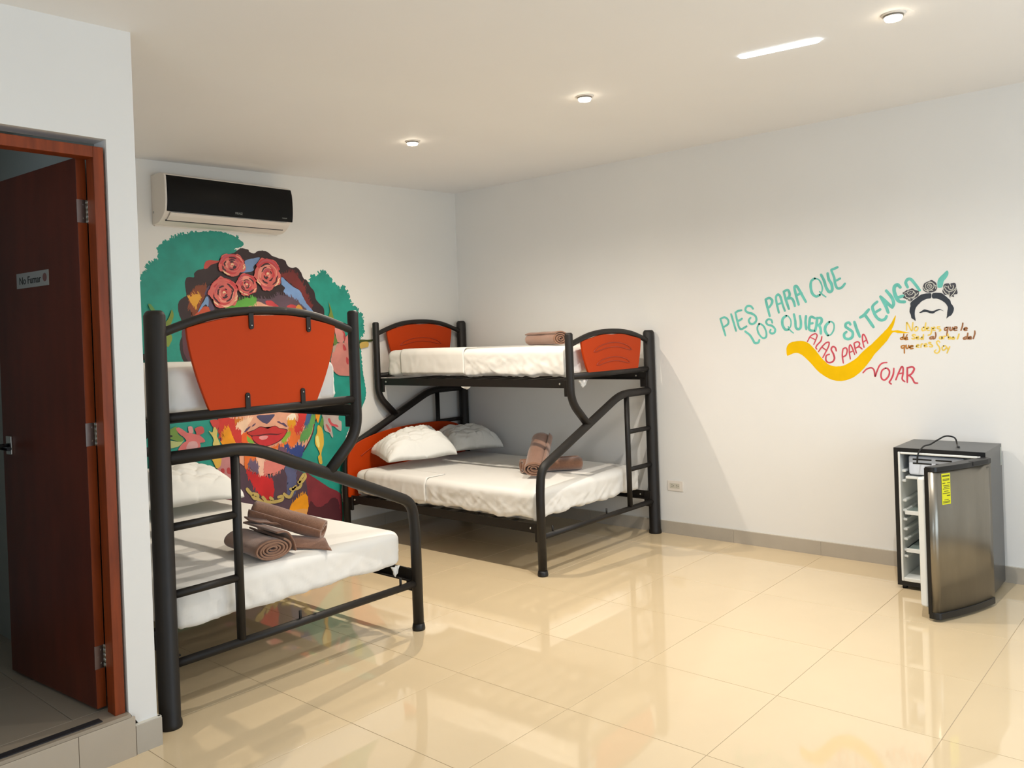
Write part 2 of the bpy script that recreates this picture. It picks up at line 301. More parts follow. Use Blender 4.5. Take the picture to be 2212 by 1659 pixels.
# ------------------------------------------------------------------ bunk beds
def bunk(label, X0, sgn, Yf, Yr, tall_front, low_head, name='bunk_bed'):
    root = thing(name, label, 'bunk bed', (X0, (Yf+Yr)/2, 0))
    yo = (Yf+Yr)/2
    def frame(Y, tall, out):
        """end frame in the plane Y; out = direction away from the mattress (-1 towards the room's front)"""
        def P(u, z, dy=0): return (sgn*u, Y-yo+dy, z)
        pt, pr, arch = (1.632, 1.208, (1.535, 1.612, 1.632, 1.612, 1.535)) if tall else (1.49, 1.208, (1.408, 1.473, 1.491, 1.473, 1.408))
        bm = bmesh.new(); r = .041
        zz = [0, .006, .022, .03, pt-.020, pt-.008, pt]; rr = [r+.004, r+.005, r+.004, r, r, r*.86, r*.66]
        tube(bm, [P(0, z) for z in zz], rr, 28); bmesh.ops.recalc_face_normals(bm, faces=bm.faces); obj('corner_post', bm, BLACK, root)
        bm = bmesh.new(); pth = rounded([P(.98, pt-.012), P(.98, 1.045), P(.79, .868)], [.09], 10)
        pth = [Vector(P(.98, pt)), Vector(P(.98, pt-.006))] + pth; rs = [.017, .024] + [.0265]*(len(pth)-2)
        tube(bm, pth, rs, 22); bmesh.ops.recalc_face_normals(bm, faces=bm.faces); obj('guard_post', bm, BLACK, root)
        # arch
        us = (.0, .245, .49, .735, .98)
        tubeobj('arch_rail', spline([P(u, z) for u, z in zip(us, arch)], 10), .0185, BLACK, root)
        tubeobj('panel_rail', [P(0, pr), P(.98, pr)], .019, BLACK, root)
        # low slanted rail that turns down into the front leg
        pth = rounded([P(0, 1.048), P(.40, 1.048), P(1.19, .71), P(1.315, .655), P(1.332, .50), P(1.332, .03)], [.10, .05, .11, .05], 10)
        n = len(pth); tubeobj('slanted_rail', pth, .0275, BLACK, root, 22)
        bm = bmesh.new(); tube(bm, [P(1.332, 0), P(1.332, .008), P(1.332, .02), P(1.332, .034)], [.0315, .0335, .032, .029], 22); obj('foot_cap', bm, RUBBER, root)
        tubeobj('ladder_upright', [P(.325, 1.03), P(.325, .25)], .019, BLACK, root)
        for z in (.776, .51): tubeobj('ladder_rung', [P(0, z), P(.325, z)], .0165, BLACK, root)
        tubeobj('foot_rail', [P(0, .238), P(1.332, .238)], .0175, BLACK, root)
        for (u, z) in ((.62, .262), (1.22, .262)): tubeobj('peg', [P(u, z-.02), P(u, z+.028)], .0065, BLACK, root, 10)
        tubeobj('peg', [P(.325, .66), P(.325, .66, -.0), P(.325+.045, .66)], .006, BLACK, root, 10)
        # orange panel
        a_off = .046
        def top(u): # follow the arch just under the rail
            t = u/.98; import bisect
            k = min(3, int(t*4)); f = t*4-k; return (arch[k]*(1-f)+arch[k+1]*f) + .010*math.sin(f*math.pi) - .022
        if tall: tl, tr, bl, br = .125, .865, .215, .745
        else: tl, tr, bl, br = .125, .855, .175, .785
        zb = pr+.008; n = 14; pts = []
        for k in range(n+1): u = tl+(tr-tl)*k/n; pts.append((u, top(u)))
        zr = top(tr); zl = top(tl)
        for k in range(1, 9):
            t = k/8; pts.append((tr+(br-tr)*(t**1.55), zr+(zb-zr)*t))
        for k in range(0, 8):
            t = 1-k/8; pts.append((tl+(bl-tl)*(t**1.55), zl+(zb-zl)*t))
        dy = out*.004
        bm = bmesh.new(); prism(bm, [(sgn*u, z) for u, z in pts], Y-yo+dy-.008, Y-yo+dy+.008, 'y')
        pan = obj('headboard_panel', bm, ORANGE, root, bevel=.0035)
        # pressed slots on the face that looks at the lower bed's room side
        face = Y-yo+dy + (-.0085 if (not tall) else -.0085)
        if not (tall and tall_front):
            mid = (tl+tr)/2; H = arch[2]-pr
            for (hw, zc, rise, th) in ((.235, pr+H*.60, .042, .030), (.205, pr+H*.27, .034, .028)):
                bm = bmesh.new(); up = []; lo = []
                for k in range(15):
                    s = -1+2*k/14; e = math.sqrt(max(0, 1-abs(s)**6))*th/2
                    zc_ = zc + rise*(1-s*s) - rise*.5
                    up.append((sgn*(mid+s*hw), zc_+e)); lo.append((sgn*(mid+s*hw), zc_-e))
                loop = up + list(reversed(lo))[0:]
                L3 = [Vector((a, face, b)) for a, b in loop]; L3.append(L3[0])
                tube(bm, L3, .0036, 6, cap=False); bmesh.ops.remove_doubles(bm, verts=bm.verts, dist=.0012)
                obj('slot_rim', bm, mat_slot, pan)
        else:
            for (u, z, s) in ((.418, top(.418)+.008, -1), (.712, top(.712)+.008, -1), (.388, pr+.006, 1), (.668, pr+.006, 1)):
                bm = bmesh.new(); x = sgn*u; f0 = Y-yo+dy-.0085
                L3 = [(x, f0-.002, z), (x, f0-.002, z+s*.058)]
                w = .011; z0, z1 = sorted((z, z+s*.058)); bx(bm, x-w, x+w, f0-.006, f0, z0, z1)
                bmesh.ops.create_cone(bm, cap_ends=True, segments=16, radius1=w, radius2=w, depth=.006, matrix=Matrix.Translation((x, f0-.003, z+s*.058)) @ Matrix.Rotation(R(90), 4, 'X'))
                br_ = obj('bracket', bm, BLACK, pan)
                bm = bmesh.new(); bmesh.ops.create_cone(bm, cap_ends=True, segments=10, radius1=.0042, radius2=.003, depth=.003, matrix=Matrix.Translation((x, f0-.0075, z+s*.052)) @ Matrix.Rotation(R(90), 4, 'X'))
                obj('screw', bm, CHROME, pan)
    frame(Yf, tall_front, -1); frame(Yr, not tall_front, 1)
    yf, yr = Yf-yo, Yr-yo
    # side rails: angle irons with end plates
    def rail(u, z0, z1, flange):
        bm = bmesh.new(); x = sgn*u
        xs_ = sorted((x-.004, x+.004)); bx(bm, xs_[0], xs_[1], yf+.02, yr-.02, z0, z1)
        fx = sorted((x, x+sgn*flange)); bx(bm, fx[0], fx[1], yf+.02, yr-.02, z0, z0+.006)
        o = obj('side_rail', bm, BLACK, root)
        for y in (yf+.03, yr-.03):
            bm = bmesh.new(); bx(bm, x-.009, x+.009, y-.028, y+.028, z0-.055, z1); obj('end_plate', bm, BLACK, root, bevel=.003)
            bm = bmesh.new(); bmesh.ops.create_uvsphere(bm, u_segments=10, v_segments=6, radius=.0075, matrix=Matrix.Translation((x+sgn*.009, y+(.06 if y < 0 else -.06), (z0+z1)/2))); obj('bolt', bm, CHROME, root)
    rail(.965, 1.130, 1.184, -.03); rail(.035, 1.130, 1.184, .03)
    rail(1.318, .254, .312, -.03); rail(.035, .254, .312, .03)
    for zt, um in ((1.162, .96), (.291, 1.31)):
        for k in range(10):
            y = yf+.26+(yr-yf-.42)*k/9
            bm = bmesh.new(); a, b = sorted((sgn*.04, sgn*um)); bx(bm, a, b, y-.022, y+.022, zt, zt+.016); obj('slat', bm, BLACK, root)
    if low_head:
        pts = [(1.345, .30), (1.345, .55), (1.325, .63), (1.27, .69), (1.14, .735), (.98, .765), (.80, .782), (.60, .788), (.40, .785), (.22, .765), (.10, .72), (.06, .66), (.05, .30)]
        bm = bmesh.new(); prism(bm, [(sgn*a, b) for a, b in [(v.x, v.y) for v in spline([Vector((p[0], p[1], 0)) for p in pts], 4)]], yr-.050, yr-.032, 'y')
        lp = obj('low_headboard_panel', bm, ORANGE, root, bevel=.004)
        bm = bmesh.new(); L3 = [Vector((sgn*u, yr-.052, z)) for u, z in ((1.22, .60), (1.10, .655), (.9, .70), (.7, .715))]; tube(bm, spline(L3, 6), .004, 6); obj('slot_rim', bm, mat_slot, lp)
    return root
mat_slot = mat('orange_slot_shade', (.62, .19, .03), .45)  # darker than the panel: shade of the pressed slots put into the rim colour
bunk1 = bunk('bunk bed nearest the camera beside the white partition, plain orange end panel on brackets', 1.560, 1, 3.155, 5.115, True, False)
bunk2 = bunk('bunk bed in the far corner along the right wall, slotted orange panels', 5.325, -1, 3.215, 5.115, False, True)
# ------------------------------------------------------------------ bedding
def fbm(p, o=3):
    return noise.fractal(Vector(p), 1.0, 2.0, o)
def mattress(name, label, x0, x1, y0, y1, z0, z1, seed, fold=1.0, group=None, hem=.014, top_crease=None):
    cx, cy, cz = (x0+x1)/2, (y0+y1)/2, (z0+z1)/2; hx, hy, hz = (x1-x0)/2, (y1-y0)/2, (z1-z0)/2
    root = thing(name, label, 'mattress', (cx, cy, z0), 0, group)
    res = .0135; nx, ny, nz = int(2*hx/res), int(2*hy/res), max(12, int(2*hz/.011)); rad = .055
    bm = bmesh.new(); idx = {}
    def V_(i, j, k):
        key = (i, j, k)
        if key in idx: return idx[key]
        p = Vector((-hx+2*hx*i/nx, -hy+2*hy*j/ny, -hz+2*hz*k/nz))
        q = Vector((max(-hx+rad, min(hx-rad, p.x)), max(-hy+rad, min(hy-rad, p.y)), max(-hz+.02, min(hz-rad*.8, p.z))))
        d = p-q
        if d.length > 1e-6:
            n = Vector((d.x/rad, d.y/rad, d.z/(rad*.8 if p.z > 0 else .02)))
            L = n.length; m_ = max(abs(n.x), abs(n.y), abs(n.z)); s = m_/L
            p2 = q + Vector((d.x*s, d.y*s, d.z*s)); nn = d.normalized()
        else: p2 = p; nn = Vector((0, 0, 1))
        side = 1-min(1, max(0, (p.z-(hz-.05))/.05))          # 1 on the sides, 0 on top
        along = p.y if abs(nn.x) > abs(nn.y) else p.x
        # hanging tension folds on the sides
        tz = (p.z+hz)/(2*hz)
        slant = along*1.0 + (tz)*.10*math.sin(along*3+seed)
        w = abs(fbm((slant*11+seed, tz*1.2, seed*.7), 3))
        w2 = fbm((slant*34, tz*2.0+seed, 3.1), 2)
        amp = (.0045+.006*(1-tz))*fold
        edge_f = 1 if tz < .5 else max(.12, 1-(tz-.5)*1.9)
        rg = max(0, 1-abs(fbm((along*7+tz*1.9+seed*3, tz*.7, 6.6), 2))*7)**2; rg2 = max(0, 1-abs(fbm((along*9-tz*2.4+seed, tz*.6, 2.9), 2))*8)**2
        disp = side*edge_f*(w*amp*1.3 - amp*.5 + w2*amp*.15 + (rg+rg2)*.0042*fold*(1.1-.5*tz))
        # pulled creases near corners
        cd = min(hy-abs(p.y), hx-abs(p.x)) if abs(nn.z) < .7 else 1
        # top: faint undulation and fold lines
        t_ = (1-side)*(fbm((p.x*2.1+seed, p.y*2.1, 1.7), 2)*.0045*fold + abs(fbm((p.x*7+seed, p.y*3, .3), 2))*.0014*fold)
        for (ax, pos, dep) in (top_crease or ()):
            dd = (p.y if ax == 'y' else p.x)-pos; t_ -= (1-side)*dep*math.exp(-(dd/.006)**2)
        p2 = p2 + nn*disp + Vector((0, 0, t_))
        if k == 0 or tz < .12: p2.z += (fbm((along*5+seed, 7, 1), 2))*hem - .003
        idx[key] = bm.verts.new(p2+Vector((0, 0, hz))); return idx[key]
    def quad(a, b, c, d): f = bm.faces.new((a, b, c, d)); f.smooth = True
    for i in range(nx):
        for j in range(ny):
            quad(V_(i,j,nz), V_(i+1,j,nz), V_(i+1,j+1,nz), V_(i,j+1,nz)); quad(V_(i,j,0), V_(i,j+1,0), V_(i+1,j+1,0), V_(i+1,j,0))
    for k in range(nz):
        for i in range(nx):
            quad(V_(i,0,k), V_(i+1,0,k), V_(i+1,0,k+1), V_(i,0,k+1)); quad(V_(i,ny,k), V_(i,ny,k+1), V_(i+1,ny,k+1), V_(i+1,ny,k))
        for j in range(ny):
            quad(V_(0,j,k), V_(0,j,k+1), V_(0,j+1,k+1), V_(0,j+1,k)); quad(V_(nx,j,k), V_(nx,j+1,k), V_(nx,j+1,k+1), V_(nx,j,k+1))
    obj('fitted_sheet', bm, SHEET, root)
    return root, (hx, hy, hz)
def flap(root, dims, side, y0, y1, drop, over, seed, t=.004, skew=0):
    """folded sheet edge lying over the mattress edge; y in world metres"""
    hx, hy, hz = dims; cy = root.location.y; bm = bmesh.new(); rows = []
    ny, ns = 46, 30; path = []
    for s in range(ns+1):
        f = s/ns
        if f < .45: path.append((hx+.004-0*f, -hz+.012 + (1-drop)*2*hz + f/.45*(2*hz*drop-.05), 1, 0))
        elif f < .6:
            a = (f-.45)/.15*math.pi/2; path.append((hx-.038+.042*math.cos(a), hz-.042+.05*math.sin(a), math.cos(a), math.sin(a)))
        else: path.append((hx-.04-(f-.6)/.4*over, hz+.006, 0, 1))
    for j in range(ny+1):
        row = []
        for s, (x, z, nx_, nz_) in enumerate(path):
            f = s/ns; y = y0+(y1-y0)*j/ny - cy + skew*(1-f)
            w = abs(fbm((y*16+seed, f*1.6, seed), 3))*.006*(1-f*.7) + fbm((y*5, f*4, seed+3), 2)*.002
            edge = .002 if j in (0, ny) or s in (0,) else 0
            row.append(bm.verts.new((side*(x+nx_*(w+t-edge)), y+(.004*noise.noise(Vector((f*7, seed, j)))if j in (0, ny) else 0), z+hz+nz_*(t-edge+w*.3)+(0.006*noise.noise(Vector((y*9, seed, 0))) if s == 0 else 0))))
        rows.append(row)
    for j in range(ny):
        for s in range(ns):
            f = bm.faces.new((rows[j][s], rows[j+1][s], rows[j+1][s+1], rows[j][s+1])); f.smooth = True
    o = obj('sheet_fold', bm, SHEET, root); so = o.modifiers.new('s', 'SOLIDIFY'); so.thickness = .0022; so.offset = -1 if side > 0 else 1
    return o
m1, d1 = mattress('mattress', 'white sheeted double mattress on the lower deck of the nearer bunk bed', 1.630, 2.858, 3.216, 5.055, .335, .508, 2.3, .75, hem=.012, top_crease=[('y', -.30, .002), ('x', .1, .0015)])
m2, d2 = mattress('mattress', 'white sheeted single mattress on the upper deck behind the plain orange panel', 1.630, 2.488, 3.216, 5.055, 1.205, 1.402, 5.1, .8, hem=.02)
m3, d3 = mattress('mattress', 'white sheeted double mattress on the lower deck of the bunk bed in the corner', 4.005, 5.250, 3.275, 5.03, .330, .506, 9.4, 1.1, hem=.02, top_crease=[('y', .05, .0022), ('x', .05, .0015)])
m4, d4 = mattress('mattress', 'white sheeted single mattress on the upper deck of the bunk bed in the corner', 4.385, 5.250, 3.275, 5.05, 1.206, 1.402, 14.7, 1.15, hem=.016)
flap(m4, d4, -1, 4.19, 4.875, .98, .10, 3.3)
flap(m3, d3, -1, 4.245, 4.90, .95, .16, 8.1)
# sheet corners hanging below the decks
def hang(parent, x, y, z, w, h, along='y'):
    bm = bmesh.new(); vv = []
    for k in range(9):
        f = -1+2*k/8; d = h*math.sqrt(max(0, 1-f*f)); o_ = .006*math.sin(f*5)
        row = [(o_+.004*math.sin(q*2+f*3), f*w/2*(1-.35*q/4), -d*q/4) for q in range(5)]
        vv.append([bm.verts.new((a, b, c) if along == 'y' else (b, a, c)) for a, b, c in row])
    for k in range(8):
        for q in range(4): f_ = bm.faces.new((vv[k][q], vv[k+1][q], vv[k+1][q+1], vv[k][q+1])); f_.smooth = True
    bmesh.ops.remove_doubles(bm, verts=bm.verts, dist=.0002)
    o = obj('sheet_corner', bm, SHEET, parent); o.location = Vector((x, y, z))-parent.location
    so_ = o.modifiers.new('s', 'SOLIDIFY'); so_.thickness = .003
hang(m4, 4.425, 4.22, 1.158, .17, .055); hang(m4, 4.55, 3.262, 1.17, .10, .05, 'x'); hang(m3, 4.06, 3.36, .285, .06, .05); hang(m3, 4.06, 3.44, .285, .06, .045); hang(m1, 2.80, 3.215, .335, .05, .055, 'x')
def pillow(label, loc, size, rot, seed, group='white pillows', squash=.0):
    W, D, H = size; bm = bmesh.new(); nu, nv = 84, 64
    grid = {}
    for s in (1, -1):
        for i in range(nu+1):
            for j in range(nv+1):
                if s == -1 and (i in (0, nu) or j in (0, nv)): grid[s, i, j] = grid[1, i, j]; continue
                u, v = -1+2*i/nu, -1+2*j/nv
                cr_ = 1-.07*(abs(u)**5)*(abs(v)**5)
                pin = (1-.05*(1-abs(u)**2)*abs(v)**3)*cr_; pin2 = (1-.06*(1-abs(v)**2)*abs(u)**3)*cr_
                x, y = u*W/2*pin2, v*D/2*pin
                e = max(0, (1-abs(u)**2.8))**.60*max(0, (1-abs(v)**2.8))**.60
                z = e*H/2*(1.15 if s > 0 else .55)
                rho = math.hypot(u, v); ang = math.atan2(v, u)
                # soft dents in the middle, long creases running in from the seams
                n1 = fbm((u*1.5+seed, v*1.5, seed+s), 2)
                n2 = abs(fbm((u*1.3+v*2.6+seed, v*1.1-u*.5, seed), 2)); ridge = max(0, 1-n2*6)**2
                n3 = abs(fbm((u*2.6-v*1.3+seed*2, v*2.2+u, 4.4), 2)); ridge2 = max(0, 1-n3*6)**2
                z += s*(e**.4)*(n1*.028 - n2*.018 + ridge*.005 - ridge2*.009 + n3*.010)*(1 if s > 0 else .4)
                z += .016*noise.noise(Vector((u*1.2+seed, v*1.2, 0)))
                x += .010*noise.noise(Vector((v*2+seed, 1, s*.0))); y += .010*noise.noise(Vector((u*2+seed, 2, 0)))
                grid[s, i, j] = bm.verts.new((x, y, z+H*.28))
        for i in range(nu):
            for j in range(nv):
                q = (grid[s,i,j], grid[s,i+1,j], grid[s,i+1,j+1], grid[s,i,j+1])
                f = bm.faces.new(q if s > 0 else tuple(reversed(q))); f.smooth = True
    o = obj('pillow', bm, PILLOW); o.location = loc; o.rotation_euler = rot
    return tag(o, label, 'pillow', group)
pillow('plump white pillow at the room side of the corner bunk\'s lower deck', (4.40, 4.785, .508), (.60, .42, .33), (R(5), R(-1), R(-20)), 1.7)
pillow('white pillow against the right wall on the corner bunk\'s lower deck', (5.015, 4.81, .508), (.53, .40, .29), (R(5), R(1), R(-12)), 6.2)
pillow('crumpled white pillow on the nearer bunk\'s lower deck', (2.42, 4.76, .512), (.74, .48, .31), (R(5), R(1), R(-6)), 11.9)
# ------------------------------------------------------------------ rolled towels
def towel(label, p0, p1, rx, rz, turns, seed, tail=0, group='rolled brown towels', roll=0, t=.0105, flat=0, flip=1):
    """spiral sheet rolled round the axis p0 -> p1; rx, rz = half width and half height of the section"""
    p0, p1 = Vector(p0), Vector(p1); ax = (p1-p0); L = ax.length; ax.normalize()
    side = ax.cross(Vector((0, 0, 1))).normalized()*flip; up = (side.cross(ax)*flip).normalized()
    if up.z < 0: up = -up
    root = thing('rolled_towel', label, 'towel', (p0+p1)/2, 0, group)
    ctr = (p0+p1)/2
    n = int(turns*30); prof = []
    for k in range(n+1):
        a = 2*math.pi*turns*k/n; f = k/n
        g = .16+.84*f
        sx = rx*g; sz = rz*(.12+.88*f)
        wob = 1+.05*math.sin(a*1.0+seed)*(1-f)+.02*noise.noise(Vector((a*.6, seed, 0)))
        prof.append(Vector((math.cos(a+roll)*sx*wob, math.sin(a+roll)*sz*wob, 0)))
    if tail:
        last = prof[-1]; d = (prof[-1]-prof[-4]).normalized()
        for k in range(1, 9):
            f = k/8; q = last + d*tail*f; q.y = q.y*(1-f) + (-rz+t*.5)*f if True else q.y
            prof.append(q)
    ns = 22; bm = bmesh.new(); rows = []
    for s in range(ns+1):
        w = s/ns; row_o, row_i = [], []
        for k, q in enumerate(prof):
            tg = (prof[min(k+1, len(prof)-1)]-prof[max(k-1, 0)]).normalized(); nn = Vector((tg.y, -tg.x, 0))
            off = noise.noise(Vector((k*.11+seed, w*3, 0)))*.0035
            lz = (w-.5)*L + (noise.noise(Vector((k*.07, seed, 5 if w > .5 else 0)))*.012 if s in (0, ns) else 0)
            # inner turns sit slightly deeper than the outer ones
            f = min(1, k/max(1, n)); lz *= (1-.045*(1-f))
            for sgn_, row in ((1, row_o), (-1, row_i)):
                th = t*.46*(1 if s not in (0, ns) else .8)
                c = q + nn*(th*sgn_+off); row.append(bm.verts.new(ctr-(p0+p1)/2 + side*c.x + up*c.y + ax*lz))
        rows.append((row_o, row_i))
    m = len(prof)
    for s in range(ns):
        for li in (0, 1):
            a, b = rows[s][li], rows[s+1][li]
            for k in range(m-1): f = bm.faces.new((a[k], a[k+1], b[k+1], b[k])); f.smooth = True
        for k in (0, m-1): bm.faces.new((rows[s][0][k], rows[s+1][0][k], rows[s+1][1][k], rows[s][1][k]))
    for s in (0, ns):
        for k in range(m-1): f = bm.faces.new((rows[s][0][k], rows[s][0][k+1], rows[s][1][k+1], rows[s][1][k])); f.material_index = 1
    bmesh.ops.recalc_face_normals(bm, faces=bm.faces)
    obj('terry_cloth', bm, [TERRY, TERRYE], root)
    return root
def towel_flap(root, pts, width, axis, seed, t=.008):
    """loose end of a towel: strip through pts (world), swept along axis"""
    P = spline(pts, 8); bm = bmesh.new(); rows = []; ax = Vector(axis).normalized()
    for w in range(17):
        f = w/16; row = []
        for k, q in enumerate(P):
            o_ = noise.noise(Vector((k*.2, f*2, seed)))*.006
            row.append(bm.verts.new(q + ax*((f-.5)*width) + Vector((0, 0, o_*(k/len(P)))) - root.location))
        rows.append(row)
    for w in range(16):
        for k in range(len(P)-1): f_ = bm.faces.new((rows[w][k], rows[w][k+1], rows[w+1][k+1], rows[w+1][k])); f_.smooth = True
    o = obj('loose_end', bm, TERRY, root); so = o.modifiers.new('s', 'SOLIDIFY'); so.thickness = t; so.offset = 0
T1 = towel('rolled brown towel lying flat on the nearer bunk, its spiral end towards the room', (2.125, 3.262, .560), (2.16, 3.60, .562), .088, .047, 4.6, 1.3, roll=R(200))
towel_flap(T1, [(2.17, 3.44, .628), (2.23, 3.45, .618), (2.262, 3.45, .572), (2.275, 3.45, .524)], .34, (.1, 1, 0), 2.2)
T2 = towel('rolled brown towel leaning across another on the nearer bunk\'s lower deck', (2.24, 3.60, .684), (2.455, 3.325, .574), .058, .050, 3.2, 4.4, roll=R(-60))
towel_flap(T2, [(2.215, 3.555, .652), (2.215, 3.50, .640), (2.235, 3.45, .632)], .10, (.6, -.78, -.1), 5.2)
towel_flap(T2, [(2.38, 3.43, .545), (2.35, 3.38, .555), (2.33, 3.33, .535), (2.325, 3.30, .517)], .25, (.60, -.78, -.10), 7.7)
T3 = towel('rolled brown towel propped diagonally on another on the corner bunk\'s lower deck', (4.39, 3.58, .572), (4.75, 3.79, .735), .078, .054, 3.2, 7.9, roll=R(-30))
T4 = towel('rolled brown towel lying under a propped one on the corner bunk\'s lower deck', (4.86, 3.53, .560), (4.52, 3.80, .558), .076, .050, 2.8, 3.6, roll=R(120), tail=.03)
T5 = towel('rolled brown towel on the upper deck of the corner bunk', (4.55, 3.43, 1.455), (4.70, 3.82, 1.452), .062, .047, 3.2, 6.6, roll=R(60))
# ------------------------------------------------------------------ air conditioner
ac = thing('air_conditioner', 'wall mounted air conditioner with a glossy black front above the mural', 'air conditioner', (3.03, YA, 2.43))
AX0, AX1 = 2.572-3.03, 3.512-3.03
prof = [(0, .165), (-.10, .168), (-.150, .160), (-.176, .135), (-.184, .03), (-.178, -.055), (-.160, -.09), (-.115, -.128), (-.06, -.150), (0, -.152)]
bm = bmesh.new(); prism(bm, [(p[0], p[1]-.0) for p in [(v.x, v.y) for v in spline([Vector((a, b, 0)) for a, b in prof], 4)]], AX0, AX1, 'x'); obj('housing', bm, ACW, ac, bevel=.004)
pp = [(-.172, .148), (-.1865, .10), (-.1905, .03), (-.1885, -.03), (-.180, -.082)]
bm = bmesh.new(); P_ = [(v.x, v.y) for v in spline([Vector((a, b, 0)) for a, b in pp], 6)]
loop = P_ + [(a+.010, b) for a, b in reversed(P_)]
prism(bm, loop, AX0+.012, AX1+.004, 'x'); fp = obj('front_panel', bm, ACB, ac, bevel=.003)
bm = bmesh.new(); lv = [(-.176, -.088), (-.156, -.104), (-.122, -.128), (-.124, -.132), (-.160, -.108), (-.180, -.090)]
prism(bm, lv, AX0+.035, AX1-.045, 'x'); obj('louver', bm, ACW, ac)
box('outlet_gap', AX0+.03, AX1-.04, -.122, -.112, -.136, -.128, RUBBER, ac)
box('mounting_plate', AX0+.01, AX1-.01, -.012, 0, -.158, -.150, ACW, ac)
text('MIRAGE', .021, GREYINK, ac, (.055, -.187, -.058), (R(96), 0, 0), name='logo', sx=.75)
text('MAGNUM', .010, GREYINK, ac, (.415, -.187, -.060), (R(96), 0, 0), name='logo', sx=.9)
for k in range(2): box('side_mark', AX0-.0006, AX0+.0004, -.03+k*.012, -.025+k*.012, -.08, -.066, GREYINK, ac)
# ------------------------------------------------------------------ downlights
RIM = mat('nickel_rim', (.55, .53, .50), .35, metal=.8)
for li_, (x, y, lab) in enumerate(((3.62, 1.0, 'recessed spotlight nearest the camera, at the top right of the picture'), (3.62, 2.52, 'recessed ceiling spotlight in the middle of the row of three'), (3.60, 3.82, 'recessed ceiling spotlight farthest from the camera, between the beds'))):
    z = ceil_z(x); t = thing('recessed_spotlight', lab, 'ceiling light', (x, y, z), 0, 'row of recessed spotlights')
    bm = bmesh.new(); tube(bm, [(0, 0, .0), (0, 0, -.004), (0, 0, -.007)], [.047, .046, .040], 32); obj('rim', bm, ACW, t)
    bm = bmesh.new(); tube(bm, [(0, 0, -.0072), (0, 0, -.013), (0, 0, -.014)], [.039, .038, .037], 28, cap=True); obj('lamp_housing', bm, RIM, t)
    bm = bmesh.new(); bmesh.ops.create_cone(bm, cap_ends=True, segments=24, radius1=.030, radius2=.035, depth=.010, matrix=Matrix.Translation((0, 0, -.0190))); obj('bulb', bm, LED, t)
    l = bpy.data.lights.new('spot', 'SPOT'); l.energy = LAMP_W; l.color = LAMP_COL[li_]; l.spot_size = R(160); l.spot_blend = 1; l.shadow_soft_size = LAMP_SIZE
    lo = bpy.data.objects.new('spot', l); C.objects.link(lo); lo.parent = t; lo.location = (0, 0, -.05)
# emissive capsule, a short cool bright patch between the first two spotlights
t = thing('glow_strip', 'short glowing cool white strip flat on the ceiling', 'ceiling light', (3.668, 1.495, ceil_z(3.668)), math.atan2(.337, -.048))
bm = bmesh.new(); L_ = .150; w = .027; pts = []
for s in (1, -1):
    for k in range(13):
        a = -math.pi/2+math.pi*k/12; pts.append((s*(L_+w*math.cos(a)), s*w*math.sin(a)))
prism(bm, pts, -.006, -.0005, 'z'); obj('glow_capsule', bm, GLOWS, t)
# ------------------------------------------------------------------ wall socket
so = thing('wall_socket', 'cream double power socket beside the corner bunk\'s post', 'power socket', (XB, 3.062, .352))
box('face_plate', -.007, 0, -.062, .062, -.037, .037, ACW, so, bevel=.002)
ins = box('outlet_insert', -.009, -.006, -.036, .042, -.018, .018, mat('ivory_plastic', (.80, .78, .72), .4), so)
for yc in (.018, -.020):
    for (dy, dz, a, b) in ((.006, .006, .003, .0018), (.006, -.006, .003, .0018), (-.006, 0, .0025, .0025)):
        box('socket_hole', -.0096, -.0088, yc+dy-a, yc+dy+a, dz-b, dz+b, RUBBER, so)
# ------------------------------------------------------------------ mini fridge
FB = mat('dark_grey_metal_case', (.235, .24, .24), .3, metal=.2, var=.03, vscale=5)
FF = mat('black_case_trim', (.045, .045, .055), .35)
STEEL = mat('brushed_stainless_door', (.55, .53, .49), .30, metal=.95, var=.10, vscale=3, stretch=(3, 3, .8))
LINER = mat('white_fridge_liner', (.90, .91, .90), .4)
FRZ = mat('pale_blue_freezer_box', (.85, .88, .93), .4)
YEL = mat('yellow_energy_label', (.88, .87, .10), .6)
fr = thing('mini_fridge', 'small black and steel fridge with its door ajar by the right wall', 'fridge', (4.93, 1.21, 0))
W2, FD, FH = .225, .40, .785
bm = bmesh.new()
bx(bm, .004, FD, -W2, -W2+.032, .02, FH); bx(bm, .004, FD, W2-.032, W2, .02, FH); bx(bm, .004, FD, -W2+.032, W2-.032, FH-.034, FH); bx(bm, .004, FD, -W2+.032, W2-.032, .02, .06); bx(bm, FD-.03, FD, -W2+.032, W2-.032, .06, FH-.034)
cab = obj('cabinet', bm, FB, fr)
bm = bmesh.new(); bx(bm, 0, .006, -W2, -W2+.022, .02, FH); bx(bm, 0, .006, W2-.022, W2, .02, FH); bx(bm, 0, .006, -W2+.022, W2-.022, FH-.022, FH); bx(bm, 0, .006, -W2+.022, W2-.022, .02, .045); obj('front_trim', bm, FF, fr)
bm = bmesh.new()   # liner, open to the front
a = W2-.022; 
bx(bm, -.004, .36, -a, -a+.012, .045, FH-.022); bx(bm, -.004, .36, a-.012, a, .045, FH-.022); bx(bm, -.004, .36, -a+.012, a-.012, FH-.034, FH-.022); bx(bm, -.004, .36, -a+.012, a-.012, .045, .066); bx(bm, .34, .36, -a+.012, a-.012, .066, FH-.034)
obj('liner', bm, LINER, fr, bevel=.004)
fz = box('freezer_box', .03, .30, -.12, a-.045, .635, .742, FRZ, fr, bevel=.012)
for (p, q, z) in ((.04, .135, .722), (.04, .135, .700), (-.06, .02, .722), (-.06, .02, .700)): box('vent_slot', .0285, .031, p, q, z-.004, z+.004, FF, fz)
box('freezer_tray', .02, .30, -.17, a-.030, .612, .626, LINER, fr, bevel=.003)
